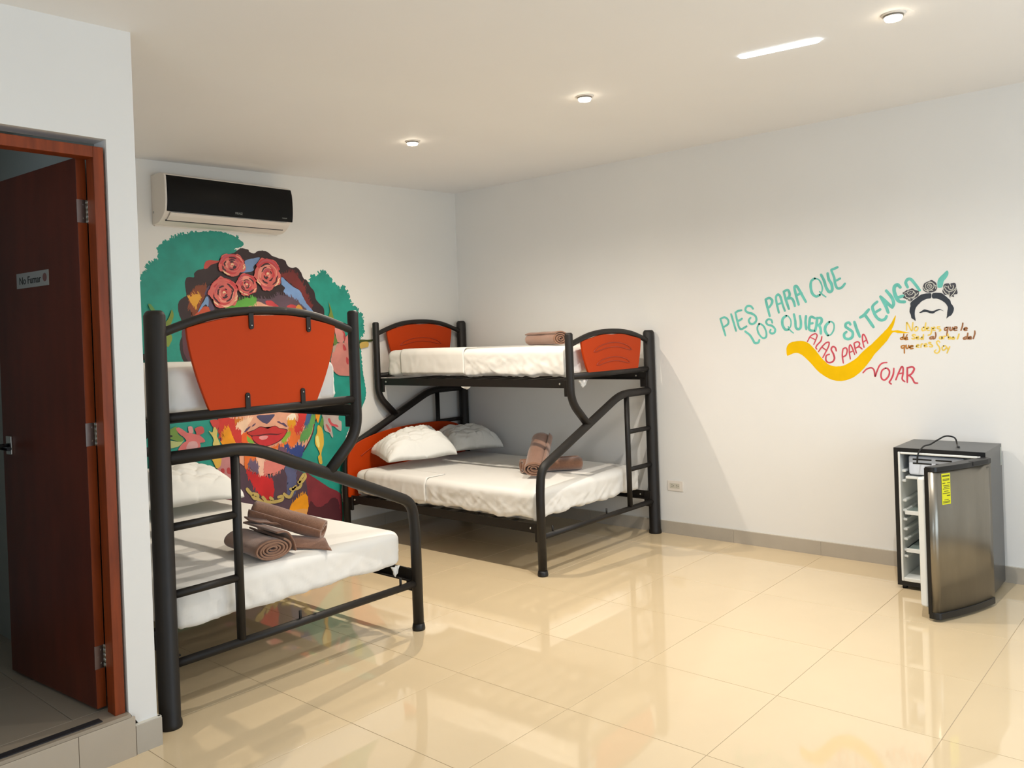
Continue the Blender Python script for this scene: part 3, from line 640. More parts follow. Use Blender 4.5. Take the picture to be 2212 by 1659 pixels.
for z in (.42, .21):
    sh = box('shelf', .02, .33, -.17, a-.020, z, z+.012, mat('shelf_glass', (.62, .68, .66), .15), fr); box('shelf_edge', .012, .022, -.17, a-.024, z-.006, z+.016, LINER, sh, bevel=.002)
for z in (.655, .60, .49, .435, .385, .33, .275, .215, .18):
    for s in (1, -1): box('shelf_support', .018, .32, s*(a-.012)-(.020 if s > 0 else 0), s*(a-.012)+(.020 if s < 0 else 0), z-.007, z+.007, LINER, fr, bevel=.004)
for (x, y) in ((.03, -W2+.03), (.03, W2-.03), (FD-.03, -W2+.03), (FD-.03, W2-.03)):
    bm = bmesh.new(); tube(bm, [(x, y, 0), (x, y, .02)], .014, 12); obj('foot', bm, RUBBER, fr)
box('side_sticker', FD-.035, FD-.004, -W2-.0006, -W2+.0002, .668, .768, mat('grey_sticker', (.66, .68, .65), .5), fr)
# door: local x from the hinge to the free edge, local -y = outside
dr = bpy.data.objects.new('door', None); C.objects.link(dr)
DW = .480; DA = math.atan2(.168, -.455)
def bow(x): # bowed outer face
    s = x/DW; return .040 + .016*math.sin(math.pi*s)
op = [(.004, .0)] + [(.004, .030)] + [(.012+ (DW-.042)*k/12, bow(.012+(DW-.042)*k/12)) for k in range(13)] + [(DW-.018, .041), (DW-.006, .030), (DW-.001, .012), (DW, 0)]
bm = bmesh.new(); prism(bm, [(x, y) for x, y in op], .045, .738, 'z')
skin = obj('door', bm, STEEL, fr, bevel=0); skin.location = (-.012, -W2+.004, 0)
skin.rotation_euler = (0, 0, DA); bpy.data.objects.remove(dr)
for f in skin.data.polygons: f.use_smooth = abs(f.normal.z) < .5 and f.area < .04
def dpoly(n, pts, z0, z1, m, bev=0):
    bm = bmesh.new(); prism(bm, pts, z0, z1, 'z'); return obj(n, bm, m, skin, bevel=bev)
cap = [(.0, -.004)] + [(x, y+.003) for x, y in op[1:-1]] + [(DW+.002, -.004)]
cp = dpoly('door_cap', cap, .738, .764, FF, .003); dpoly('door_cap', cap, .012, .045, FF, .003)
dpoly('handle_recess', [(.06, .035), (.06, .060), (.19, .0615), (.19, .035)], .744, .7655, RUBBER, .003)
dpoly('gasket', [(.008, -.012), (DW-.006, -.012), (DW-.006, 0), (.008, 0)], .03, .755, FF)
dpoly('door_liner', [(.03, -.058), (DW-.014, -.058), (DW-.004, -.046), (DW-.004, -.012), (.03, -.012)], .060, .705, LINER, .012)
dpoly('edge_trim', [(DW-.004, -.004), (DW+.0025, -.004), (DW+.0015, .012), (DW-.005, .012)], .04, .742, FF)
def onbow(n, x0, x1, z0, z1, m, off=.0006):
    bm = bmesh.new(); k = 6; vv = [[bm.verts.new((x0+(x1-x0)*i/k, bow(x0+(x1-x0)*i/k)+off, z)) for i in range(k+1)] for z in (z0, z1)]
    for i in range(k): bm.faces.new((vv[0][i], vv[0][i+1], vv[1][i+1], vv[1][i]))
    return obj(n, bm, m, skin)
lb = onbow('energy_label', .365, .425, .575, .728, YEL)
LBI = mat('label_ink', (.35, .36, .12), .6)
random.seed(5)
for z, x0, x1, h in ((.716, .370, .42, .004), (.700, .372, .418, .0018), (.694, .372, .418, .0018), (.680, .368, .388, .002), (.680, .400, .42, .002), (.668, .372, .415, .0016), (.660, .372, .41, .0016), (.652, .372, .418, .0016), (.640, .38, .41, .0016), (.630, .37, .42, .0016), (.598, .38, .41, .0016), (.590, .37, .42, .0016), (.584, .37, .42, .0016)):
    onbow('label_print', x0, x1, z-h, z+h, LBI, .001)
onbow('label_arrow', .368, .392, .616, .620, FF, .001)
text('mabe', .016, mat('etched_grey', (.38, .37, .35), .4), skin, (.052, bow(.05)+.0008, .722), (R(90), 0, R(180-2)), name='logo')
# power cord lying over the top
bm = bmesh.new()
tube(bm, spline([(.13, -.075, FH+.004), (.16, -.06, FH+.005), (.20, -.05, FH+.008), (.235, -.03, FH+.04), (.20, .005, FH+.052), (.14, .03, FH+.038), (.08, .055, FH+.018), (.02, .075, FH+.012), (-.05, .085, FH-.02), (-.055, .09, FH-.07)], 10), .0044, 8)
obj('power_cord', bm, FF, fr)
# ------------------------------------------------------------------ painted walls
LETTERS=[('letter','teal',0.0152,[[(2.666,1.5486),(2.6485,1.4892),(2.6319,1.4321)],[(2.666,1.5486),(2.6343,1.5582),(2.6093,1.5398),(2.6104,1.5117),(2.6462,1.4891)]]),('letter','teal',0.0152,[[(2.5848,1.5777),(2.5686,1.5187),(2.5532,1.4622)]]),('letter','teal',0.0152,[[(2.5085,1.6012),(2.5337,1.5968),(2.5537,1.587)],[(2.5537,1.587),(2.5428,1.5349),(2.5308,1.4872),(2.5132,1.4729),(2.4764,1.4904)],[(2.5384,1.5283),(2.5223,1.5341),(2.5074,1.5442)]]),('letter','teal',0.0152,[[(2.4261,1.6074),(2.4424,1.6256),(2.4693,1.6248),(2.4805,1.6007),(2.4618,1.5827),(2.4353,1.5751),(2.4094,1.5549),(2.406,1.5252),(2.4289,1.5049),(2.451,1.51),(2.4583,1.5315),(2.4452,1.5471)]]),('letter','teal',0.017,[[(2.3361,1.665),(2.3241,1.6099),(2.311,1.5528)],[(2.3361,1.665),(2.3089,1.6731),(2.2909,1.6562),(2.2952,1.6335),(2.3133,1.6102)]]),('letter','teal',0.0161,[[(2.248,1.5728),(2.2607,1.6358),(2.2635,1.6775),(2.2481,1.6924),(2.2338,1.6757),(2.2207,1.6253),(2.2073,1.5833)],[(2.2568,1.6272),(2.2245,1.6359)]]),('letter','teal',0.017,[[(2.2106,1.7095),(2.1985,1.6572),(2.1796,1.5944)],[(2.2106,1.7095),(2.1837,1.7181),(2.1719,1.6968),(2.1747,1.6764),(2.1943,1.6569)],[(2.1815,1.6624),(2.1605,1.6624),(2.1467,1.6419),(2.1394,1.6108)]]),('letter','teal',0.0179,[[(2.1143,1.6189),(2.1306,1.686),(2.1374,1.7315),(2.1246,1.74),(2.107,1.7131),(2.0858,1.6711),(2.0666,1.6342)],[(2.1267,1.6797),(2.0933,1.6919)]]),('letter','teal',0.017,[[(2.005,1.7803),(2.0269,1.7645),(2.0321,1.7285),(2.0242,1.6876),(2.0008,1.6649),(1.9766,1.6727)]]),('letter','teal',0.0098,[[(1.9766,1.6727),(1.9598,1.6997),(1.9607,1.7318),(1.9773,1.769),(2.005,1.7811)],[(1.9759,1.6939),(1.9586,1.6748),(1.9381,1.6584)]]),('letter','teal',0.0188,[[(1.9635,1.8013),(1.9458,1.7627),(1.9352,1.7221),(1.9166,1.6898),(1.8975,1.6997),(1.8994,1.7356),(1.916,1.7686),(1.9218,1.8061)]]),('letter','teal',0.0161,[[(1.859,1.8407),(1.8806,1.8326),(1.8983,1.8281)],[(1.8984,1.8241),(1.8824,1.778),(1.8761,1.734),(1.8633,1.7082),(1.8381,1.7116),(1.8169,1.735)],[(1.8714,1.7566),(1.8458,1.7686)]]),('letter','teal',0.0161,[[(2.4866,1.4558),(2.4539,1.4292),(2.4329,1.3947),(2.4215,1.3762),(2.398,1.3778),(2.3885,1.3957)]]),('letter','teal',0.0134,[[(2.3869,1.5025),(2.4001,1.4784),(2.3927,1.4402),(2.3661,1.4086),(2.3419,1.4143),(2.3394,1.447),(2.3546,1.4853),(2.376,1.5021),(2.3869,1.5025)]]),('letter','teal',0.0143,[[(2.2953,1.5074),(2.3011,1.5264),(2.3225,1.5315),(2.3374,1.5161),(2.3281,1.4969),(2.2981,1.4875),(2.2782,1.4659),(2.2812,1.4431),(2.2999,1.4361),(2.3138,1.4462),(2.3077,1.4619)]]),('letter','teal',0.0179,[[(2.2001,1.5492),(2.2231,1.5303),(2.2265,1.4932),(2.2095,1.4603),(2.1864,1.4595)]]),('letter','teal',0.0089,[[(2.1864,1.4595),(2.1709,1.4829),(2.1696,1.5199),(2.1875,1.5474),(2.2001,1.55)],[(2.1878,1.4786),(2.1761,1.4543),(2.155,1.4351)]]),('letter','teal',0.017,[[(2.1475,1.5571),(2.1406,1.5146),(2.1379,1.4735),(2.1239,1.4595),(2.1071,1.4692),(2.1038,1.505),(2.1086,1.5451)]]),('letter','teal',0.017,[[(2.0689,1.5426),(2.0732,1.4997),(2.0697,1.4577)]]),('letter','teal',0.017,[[(2.0115,1.5256),(2.0334,1.5358),(2.0438,1.5261),(2.0491,1.4907),(2.0521,1.4624),(2.0424,1.4487),(2.0211,1.446)],[(2.045,1.4917),(2.0275,1.4951)]]),('letter','teal',0.017,[[(1.9974,1.5282),(2.0029,1.4849),(2.0135,1.4438)],[(1.9975,1.5262),(1.9735,1.5252),(1.969,1.5057),(1.9829,1.4842),(2.0011,1.4788)],[(1.987,1.4815),(1.9778,1.4559),(1.9776,1.4266)]]),('letter','teal',0.0179,[[(1.923,1.4971),(1.9446,1.4748),(1.9497,1.4429),(1.9336,1.4133)]]),('letter','teal',0.0098,[[(1.9336,1.4133),(1.9138,1.4187),(1.8952,1.4491),(1.894,1.4849),(1.9111,1.5007),(1.923,1.4971)]]),('letter','teal',0.0172,[[(1.7925,1.4775),(1.8002,1.4896),(1.8187,1.484),(1.8206,1.4639),(1.8015,1.4485),(1.7806,1.429),(1.7836,1.3999),(1.8056,1.3866),(1.829,1.3948),(1.8323,1.418),(1.8184,1.4315)]]),('letter','teal',0.0181,[[(1.7677,1.4925),(1.7569,1.4533),(1.7385,1.3995)]]),('letter','teal',0.0181,[[(1.7319,1.5189),(1.7083,1.5336),(1.6796,1.5654)],[(1.7043,1.5343),(1.6816,1.5003),(1.6555,1.4573)]]),('letter','teal',0.0181,[[(1.6292,1.61),(1.6566,1.5836),(1.6506,1.5483),(1.6341,1.5148),(1.6113,1.4974),(1.588,1.5026),(1.5778,1.5197)],[(1.6389,1.5478),(1.6132,1.5629)]]),('letter','teal',0.0191,[[(1.5676,1.5412),(1.5815,1.5858),(1.6077,1.6395)],[(1.6088,1.6404),(1.5771,1.6059),(1.5437,1.5717)],[(1.5436,1.5737),(1.5346,1.5955),(1.5449,1.6325),(1.5742,1.6741)]]),('letter','teal',0.021,[[(1.4946,1.69),(1.5092,1.7063),(1.5266,1.6961),(1.5293,1.668),(1.5191,1.631),(1.5029,1.6059),(1.473,1.6014)],[(1.5116,1.6286),(1.4813,1.6369)]]),('letter','teal',0.0181,[[(1.4536,1.688),(1.4631,1.7159),(1.4514,1.7343),(1.4336,1.733),(1.4124,1.7044),(1.3879,1.665)]]),('letter','red',0.0086,[[(2.0648,1.377),(2.0441,1.4111),(2.0134,1.4266),(2.0018,1.4142),(2.0104,1.3886),(2.0243,1.3588)],[(2.0465,1.4047),(2.0105,1.3865)]]),('letter','red',0.0091,[[(1.9714,1.4069),(1.9787,1.3793),(2.003,1.3541),(2.0121,1.337),(2.006,1.327)]]),('letter','red',0.0091,[[(1.9959,1.311),(1.9736,1.3406),(1.9474,1.3657),(1.9283,1.3687),(1.9312,1.3441),(1.9537,1.3018),(1.9695,1.2729)],[(1.9695,1.3362),(1.9427,1.3165)]]),('letter','red',0.0105,[[(1.8842,1.3135),(1.8897,1.3348),(1.9062,1.3406),(1.9152,1.3225),(1.9035,1.2968),(1.897,1.267),(1.9093,1.2459),(1.9347,1.2405),(1.9502,1.2547),(1.948,1.2838),(1.9287,1.2929)]]),('letter','red',0.0091,[[(1.8425,1.3255),(1.8478,1.2876),(1.8433,1.237)],[(1.8425,1.3255),(1.8258,1.3327),(1.817,1.3166),(1.8253,1.2873),(1.8441,1.2749)]]),('letter','red',0.0091,[[(1.7996,1.2618),(1.8043,1.3038),(1.8031,1.3407),(1.7947,1.3489),(1.7834,1.3244),(1.7724,1.2896)],[(1.8003,1.3038),(1.7817,1.3119)]]),('letter','red',0.0091,[[(1.7742,1.3577),(1.7691,1.3284),(1.762,1.299)],[(1.7741,1.3598),(1.7537,1.3689),(1.7408,1.359),(1.7466,1.3404),(1.7671,1.3283)],[(1.7589,1.3323),(1.7427,1.3362),(1.7271,1.3234)]]),('letter','red',0.0091,[[(1.7148,1.3336),(1.7217,1.369),(1.7226,1.4022),(1.7163,1.4136),(1.7048,1.3976),(1.6922,1.358)],[(1.7198,1.3648),(1.7015,1.3768)]]),('letter','red',0.0095,[[(1.7258,1.176),(1.7032,1.1988),(1.6754,1.2062),(1.6601,1.1905),(1.6554,1.1535),(1.6447,1.1823),(1.628,1.2192),(1.6081,1.2355),(1.5848,1.2386)]]),('letter','red',0.01,[[(1.5936,1.204),(1.6134,1.1905),(1.6212,1.1618),(1.615,1.1373),(1.5978,1.1333),(1.5766,1.1579),(1.5719,1.1864),(1.584,1.2027),(1.5936,1.204)]]),('letter','red',0.01,[[(1.5458,1.2026),(1.5507,1.1661),(1.5651,1.1335),(1.5743,1.1192),(1.564,1.1079)]]),('letter','red',0.01,[[(1.5365,1.1337),(1.5221,1.1702),(1.502,1.2118),(1.4936,1.2025),(1.4957,1.1703),(1.5005,1.138),(1.4867,1.1228)],[(1.5183,1.1702),(1.4956,1.1743)]]),('letter','red',0.0105,[[(1.4703,1.2065),(1.4715,1.1663),(1.473,1.1189)],[(1.4647,1.2065),(1.443,1.2116),(1.4323,1.1984),(1.4472,1.1704),(1.468,1.1583)],[(1.4623,1.1623),(1.4443,1.1424),(1.4322,1.1173),(1.4164,1.1146)]])]
VERSE=[('word','yel',0.0079,[[(1.4672,1.4306),(1.4663,1.4592),(1.4642,1.4777),(1.4531,1.4564),(1.4429,1.4303),(1.4363,1.4301),(1.4333,1.4556),(1.4305,1.4764)],[(1.4138,1.4502),(1.4235,1.4411),(1.4228,1.4285),(1.4145,1.4259),(1.4049,1.4357),(1.4056,1.4471),(1.4138,1.4502)]]),('word','yel',0.0079,[[(1.3727,1.4459),(1.3822,1.4373),(1.3804,1.426),(1.37,1.428),(1.3642,1.4391),(1.3727,1.4459)],[(1.36,1.4713),(1.364,1.4485),(1.3646,1.4278)],[(1.3557,1.4364),(1.346,1.4385),(1.3473,1.4451),(1.3551,1.4411),(1.3545,1.4275),(1.3431,1.4259)],[(1.3298,1.4426),(1.3316,1.4169),(1.3374,1.4035),(1.35,1.398)],[(1.3236,1.4354),(1.3129,1.4373),(1.3153,1.444),(1.322,1.44),(1.3213,1.4276),(1.3112,1.4249)],[(1.2862,1.4453),(1.2974,1.4457),(1.2987,1.4369),(1.2856,1.4318),(1.282,1.424),(1.2901,1.4207)]]),('word','brn',0.0085,[[(1.2496,1.4405),(1.2598,1.4355),(1.2601,1.4244),(1.2501,1.4253),(1.2428,1.4373),(1.2496,1.4405)],[(1.2423,1.4414),(1.2472,1.4166),(1.2506,1.3936)],[(1.2319,1.4411),(1.2334,1.4254),(1.2283,1.4222),(1.2209,1.4273),(1.2195,1.4395)],[(1.2125,1.4305),(1.198,1.4334),(1.1982,1.441),(1.207,1.4413),(1.2121,1.4316),(1.2097,1.4216),(1.1973,1.4224)]]),('word','brn',0.0085,[[(1.1653,1.4627),(1.169,1.4416),(1.1764,1.4206)],[(1.1602,1.4276),(1.1449,1.4294),(1.1472,1.4347),(1.156,1.4338),(1.1599,1.4264),(1.1574,1.42),(1.1456,1.4207)]]),('word','ora',0.0079,[[(1.4906,1.3903),(1.5027,1.3839),(1.4995,1.3771),(1.4887,1.3793),(1.4906,1.3903)],[(1.4834,1.4092),(1.4851,1.3906),(1.4821,1.3767)],[(1.4776,1.3809),(1.4653,1.3829),(1.4667,1.3897),(1.4751,1.3887),(1.4782,1.3809),(1.4745,1.3741),(1.4622,1.3757)],[(1.4647,1.4039),(1.4689,1.3978)]]),('word','yel',0.0085,[[(1.4197,1.4007),(1.4283,1.4052),(1.4357,1.3988),(1.4266,1.3902),(1.4224,1.3823),(1.4313,1.3778),(1.4385,1.3803)],[(1.4136,1.384),(1.4027,1.386),(1.4051,1.3915),(1.4124,1.3894),(1.4133,1.3816),(1.4095,1.3761),(1.4008,1.377)],[(1.3831,1.3874),(1.3904,1.381),(1.3873,1.3755),(1.3784,1.3788),(1.3831,1.3874)],[(1.375,1.4037),(1.3766,1.3877),(1.3769,1.3752)]]),('word','brn',0.0085,[[(1.3271,1.3894),(1.3397,1.3844),(1.3399,1.3766),(1.3286,1.3775),(1.3229,1.3886)],[(1.3218,1.3893),(1.3232,1.3769),(1.3194,1.3757)],[(1.3104,1.4135),(1.3089,1.3952),(1.3143,1.3772)]]),('word','yel',0.0085,[[(1.2774,1.388),(1.2876,1.3853),(1.2889,1.3765),(1.2799,1.3751),(1.2754,1.385),(1.2757,1.375)],[(1.2683,1.3748),(1.2675,1.3878),(1.2578,1.3891)],[(1.2445,1.4022),(1.2429,1.3841),(1.2418,1.3741),(1.2311,1.375),(1.2325,1.3834),(1.2419,1.3825)],[(1.218,1.383),(1.2239,1.379),(1.2231,1.3725),(1.2125,1.3734),(1.2123,1.3805),(1.218,1.383)],[(1.1866,1.4005),(1.1911,1.385),(1.1963,1.3718)]]),('word','brn',0.0085,[[(1.1503,1.3834),(1.1633,1.3774),(1.1625,1.3698),(1.149,1.3729),(1.1463,1.3815)],[(1.1416,1.4037),(1.1441,1.386),(1.1436,1.3705)],[(1.1384,1.3756),(1.1266,1.3776),(1.1274,1.3828),(1.1357,1.3819),(1.139,1.3745),(1.1365,1.3703),(1.1247,1.3711)],[(1.106,1.4151),(1.1064,1.3986),(1.1148,1.372)]]),('word','ora',0.0085,[[(1.4844,1.3412),(1.4986,1.3359),(1.4978,1.3256),(1.4871,1.3254),(1.4811,1.338)],[(1.4799,1.3399),(1.4828,1.3189),(1.4836,1.2939)],[(1.4721,1.3421),(1.4716,1.324),(1.4616,1.325),(1.4582,1.3406)],[(1.4526,1.3279),(1.4353,1.3347),(1.4395,1.3391),(1.4502,1.3345),(1.4523,1.3255),(1.4463,1.3199),(1.4345,1.3221)]]),('word','yel',0.0079,[[(1.4151,1.3343),(1.4019,1.3388),(1.4066,1.3431),(1.4145,1.339),(1.4159,1.3296),(1.4027,1.3274)],[(1.3914,1.3272),(1.3887,1.3451),(1.3804,1.3473)],[(1.3717,1.3358),(1.3589,1.3426),(1.3641,1.3493),(1.371,1.3429),(1.3714,1.3311),(1.3571,1.3313)],[(1.3367,1.3534),(1.3448,1.3559),(1.3471,1.3494),(1.3349,1.3421),(1.3281,1.3349),(1.3332,1.3285),(1.3456,1.3311)]]),('word','yel',0.0079,[[(1.2889,1.3551),(1.2961,1.3629),(1.3053,1.3578),(1.303,1.3438),(1.2929,1.3272),(1.2907,1.3086),(1.3002,1.2929),(1.313,1.2931),(1.3187,1.302),(1.3103,1.3108)],[(1.2695,1.3333),(1.2778,1.3223),(1.274,1.3088),(1.2639,1.3109),(1.2556,1.3219),(1.2591,1.3331),(1.2695,1.3333)],[(1.253,1.326),(1.2491,1.3153),(1.2407,1.317)],[(1.2373,1.328),(1.2451,1.3101),(1.2525,1.2911)]])]
SWOOSH=[(2.2057,1.3274),(2.1956,1.358),(2.1637,1.3771),(2.1192,1.3826),(2.08,1.3774),(2.0502,1.3594),(2.021,1.3286),(1.9923,1.2894),(1.9637,1.2548),(1.9309,1.2269),(1.8895,1.2161),(1.848,1.2201),(1.8106,1.2368),(1.7651,1.2657),(1.7154,1.315),(1.6708,1.3513),(1.6223,1.3994),(1.5824,1.4391),(1.5545,1.4747),(1.5264,1.5222),(1.5312,1.49),(1.5396,1.462),(1.5519,1.436),(1.5444,1.4313),(1.5178,1.4329),(1.4842,1.4238),(1.4527,1.4148),(1.477,1.4135),(1.5183,1.416),(1.5448,1.4196),(1.5807,1.3698),(1.6167,1.3297),(1.6571,1.2852),(1.686,1.2442),(1.7272,1.1947),(1.7768,1.1529),(1.8263,1.1296),(1.8718,1.1238),(1.9173,1.1311),(1.967,1.1564),(2.0085,1.1907),(2.0499,1.2383),(2.0835,1.2732),(2.1133,1.2975),(2.1484,1.3046),(2.1845,1.2919),(2.2026,1.2877)]
TAIL=[(1.2379,1.7701),(1.2314,1.7521),(1.2427,1.7277),(1.2573,1.7093),(1.2653,1.6786),(1.2761,1.6727),(1.2902,1.6764),(1.291,1.7078),(1.2815,1.7306),(1.2596,1.7523)]
EMBLEM=[('painted_hair',[(1.3275,1.6428),(1.3283,1.6163),(1.35,1.6126),(1.3757,1.6012),(1.3983,1.5806),(1.4136,1.5595),(1.4179,1.5378),(1.4187,1.514),(1.4149,1.4859),(1.4266,1.4944),(1.4375,1.5028),(1.4406,1.5209),(1.4474,1.5412),(1.4459,1.5591),(1.4408,1.5749),(1.4413,1.5909),(1.4307,1.6043),(1.4119,1.6172),(1.3931,1.632),(1.3727,1.6416),(1.3491,1.6442)]),('painted_hair',[(1.3194,1.6423),(1.3202,1.6149),(1.2962,1.6105),(1.2769,1.6016),(1.2579,1.5869),(1.2444,1.5686),(1.2404,1.5529),(1.2446,1.5297),(1.2461,1.5103),(1.2493,1.491),(1.2393,1.5022),(1.2251,1.5094),(1.214,1.5283),(1.2091,1.5474),(1.213,1.5631),(1.223,1.5792),(1.2269,1.5968),(1.2396,1.6112),(1.2549,1.6276),(1.2705,1.6403),(1.2899,1.6444)]),('painted_brow',[(1.3943,1.5324),(1.3719,1.5485),(1.3609,1.55),(1.3377,1.5424),(1.318,1.54),(1.2981,1.5469),(1.282,1.5485),(1.2612,1.5354),(1.2804,1.5431),(1.3002,1.5368),(1.3184,1.5253),(1.3345,1.5266),(1.3523,1.5344),(1.3705,1.5352),(1.3833,1.5319)])]
EMBROSE=[([(1.4832,1.6534),(1.4716,1.6627),(1.4583,1.6719),(1.4434,1.6739),(1.4265,1.6798),(1.414,1.6691),(1.4049,1.6665),(1.3923,1.6577),(1.3948,1.636),(1.4042,1.6267),(1.4229,1.6178),(1.4325,1.6064),(1.4437,1.603),(1.4582,1.6138),(1.4729,1.6227),(1.4801,1.6291),(1.4704,1.6426)],[[(1.4738,1.6528),(1.455,1.6597),(1.4509,1.6714)],[(1.4667,1.6424),(1.4634,1.6281),(1.4449,1.6231),(1.4263,1.626),(1.4056,1.6427),(1.3961,1.652)],[(1.453,1.6616),(1.4362,1.6665),(1.4216,1.6616),(1.4294,1.6461),(1.4462,1.6411),(1.4552,1.6517)],[(1.4215,1.6636),(1.4127,1.6491),(1.4151,1.6333)],[(1.4441,1.651),(1.4356,1.6545)],[(1.4303,1.6182),(1.4152,1.6273)],[(1.4564,1.6137),(1.445,1.6191),(1.4417,1.6069)]]),([(1.3676,1.6898),(1.3618,1.7032),(1.3507,1.7104),(1.3361,1.7153),(1.3233,1.7212),(1.3109,1.7154),(1.2971,1.7007),(1.2957,1.6869),(1.2925,1.6769),(1.2983,1.6616),(1.3092,1.6525),(1.3237,1.6495),(1.3381,1.6484),(1.356,1.6535),(1.3666,1.662),(1.3708,1.6742)],[[(1.3552,1.6811),(1.3528,1.6987),(1.3363,1.7074),(1.3202,1.7063),(1.3098,1.6937),(1.3121,1.6762),(1.3286,1.6636),(1.3466,1.6667),(1.3552,1.6811)],[(1.346,1.6844),(1.3384,1.6977),(1.3259,1.6949),(1.3209,1.6827),(1.3319,1.6736),(1.3426,1.6783)],[(1.337,1.6858),(1.3315,1.6893),(1.3299,1.6833)],[(1.3098,1.6937),(1.2993,1.6852),(1.3016,1.6697)],[(1.3558,1.6614),(1.3377,1.6622),(1.3162,1.6608)],[(1.3326,1.7111),(1.3219,1.7083),(1.308,1.6956)],[(1.366,1.6818),(1.3593,1.6655),(1.338,1.6523)]]),([(1.2604,1.6826),(1.2512,1.6936),(1.2336,1.6963),(1.2268,1.69),(1.2161,1.6951),(1.2005,1.6959),(1.1938,1.6858),(1.1926,1.6683),(1.1895,1.6546),(1.1893,1.6333),(1.2076,1.6287),(1.2063,1.6131),(1.2183,1.6196),(1.229,1.6125),(1.2321,1.6263),(1.2531,1.6295),(1.2616,1.6397),(1.2665,1.6557),(1.2591,1.6669)],[[(1.2552,1.6783),(1.2486,1.6623),(1.235,1.6498),(1.2175,1.6486),(1.2015,1.6592),(1.1943,1.6704)],[(1.234,1.6808),(1.231,1.665),(1.2173,1.6564),(1.2082,1.6694),(1.2095,1.683)],[(1.225,1.6899),(1.2202,1.676)],[(1.2627,1.6632),(1.2493,1.639),(1.2338,1.6283)],[(1.1928,1.6606),(1.2074,1.6364),(1.2272,1.6143)],[(1.2315,1.6476),(1.2304,1.6262)],[(1.2516,1.682),(1.2343,1.673)]])]
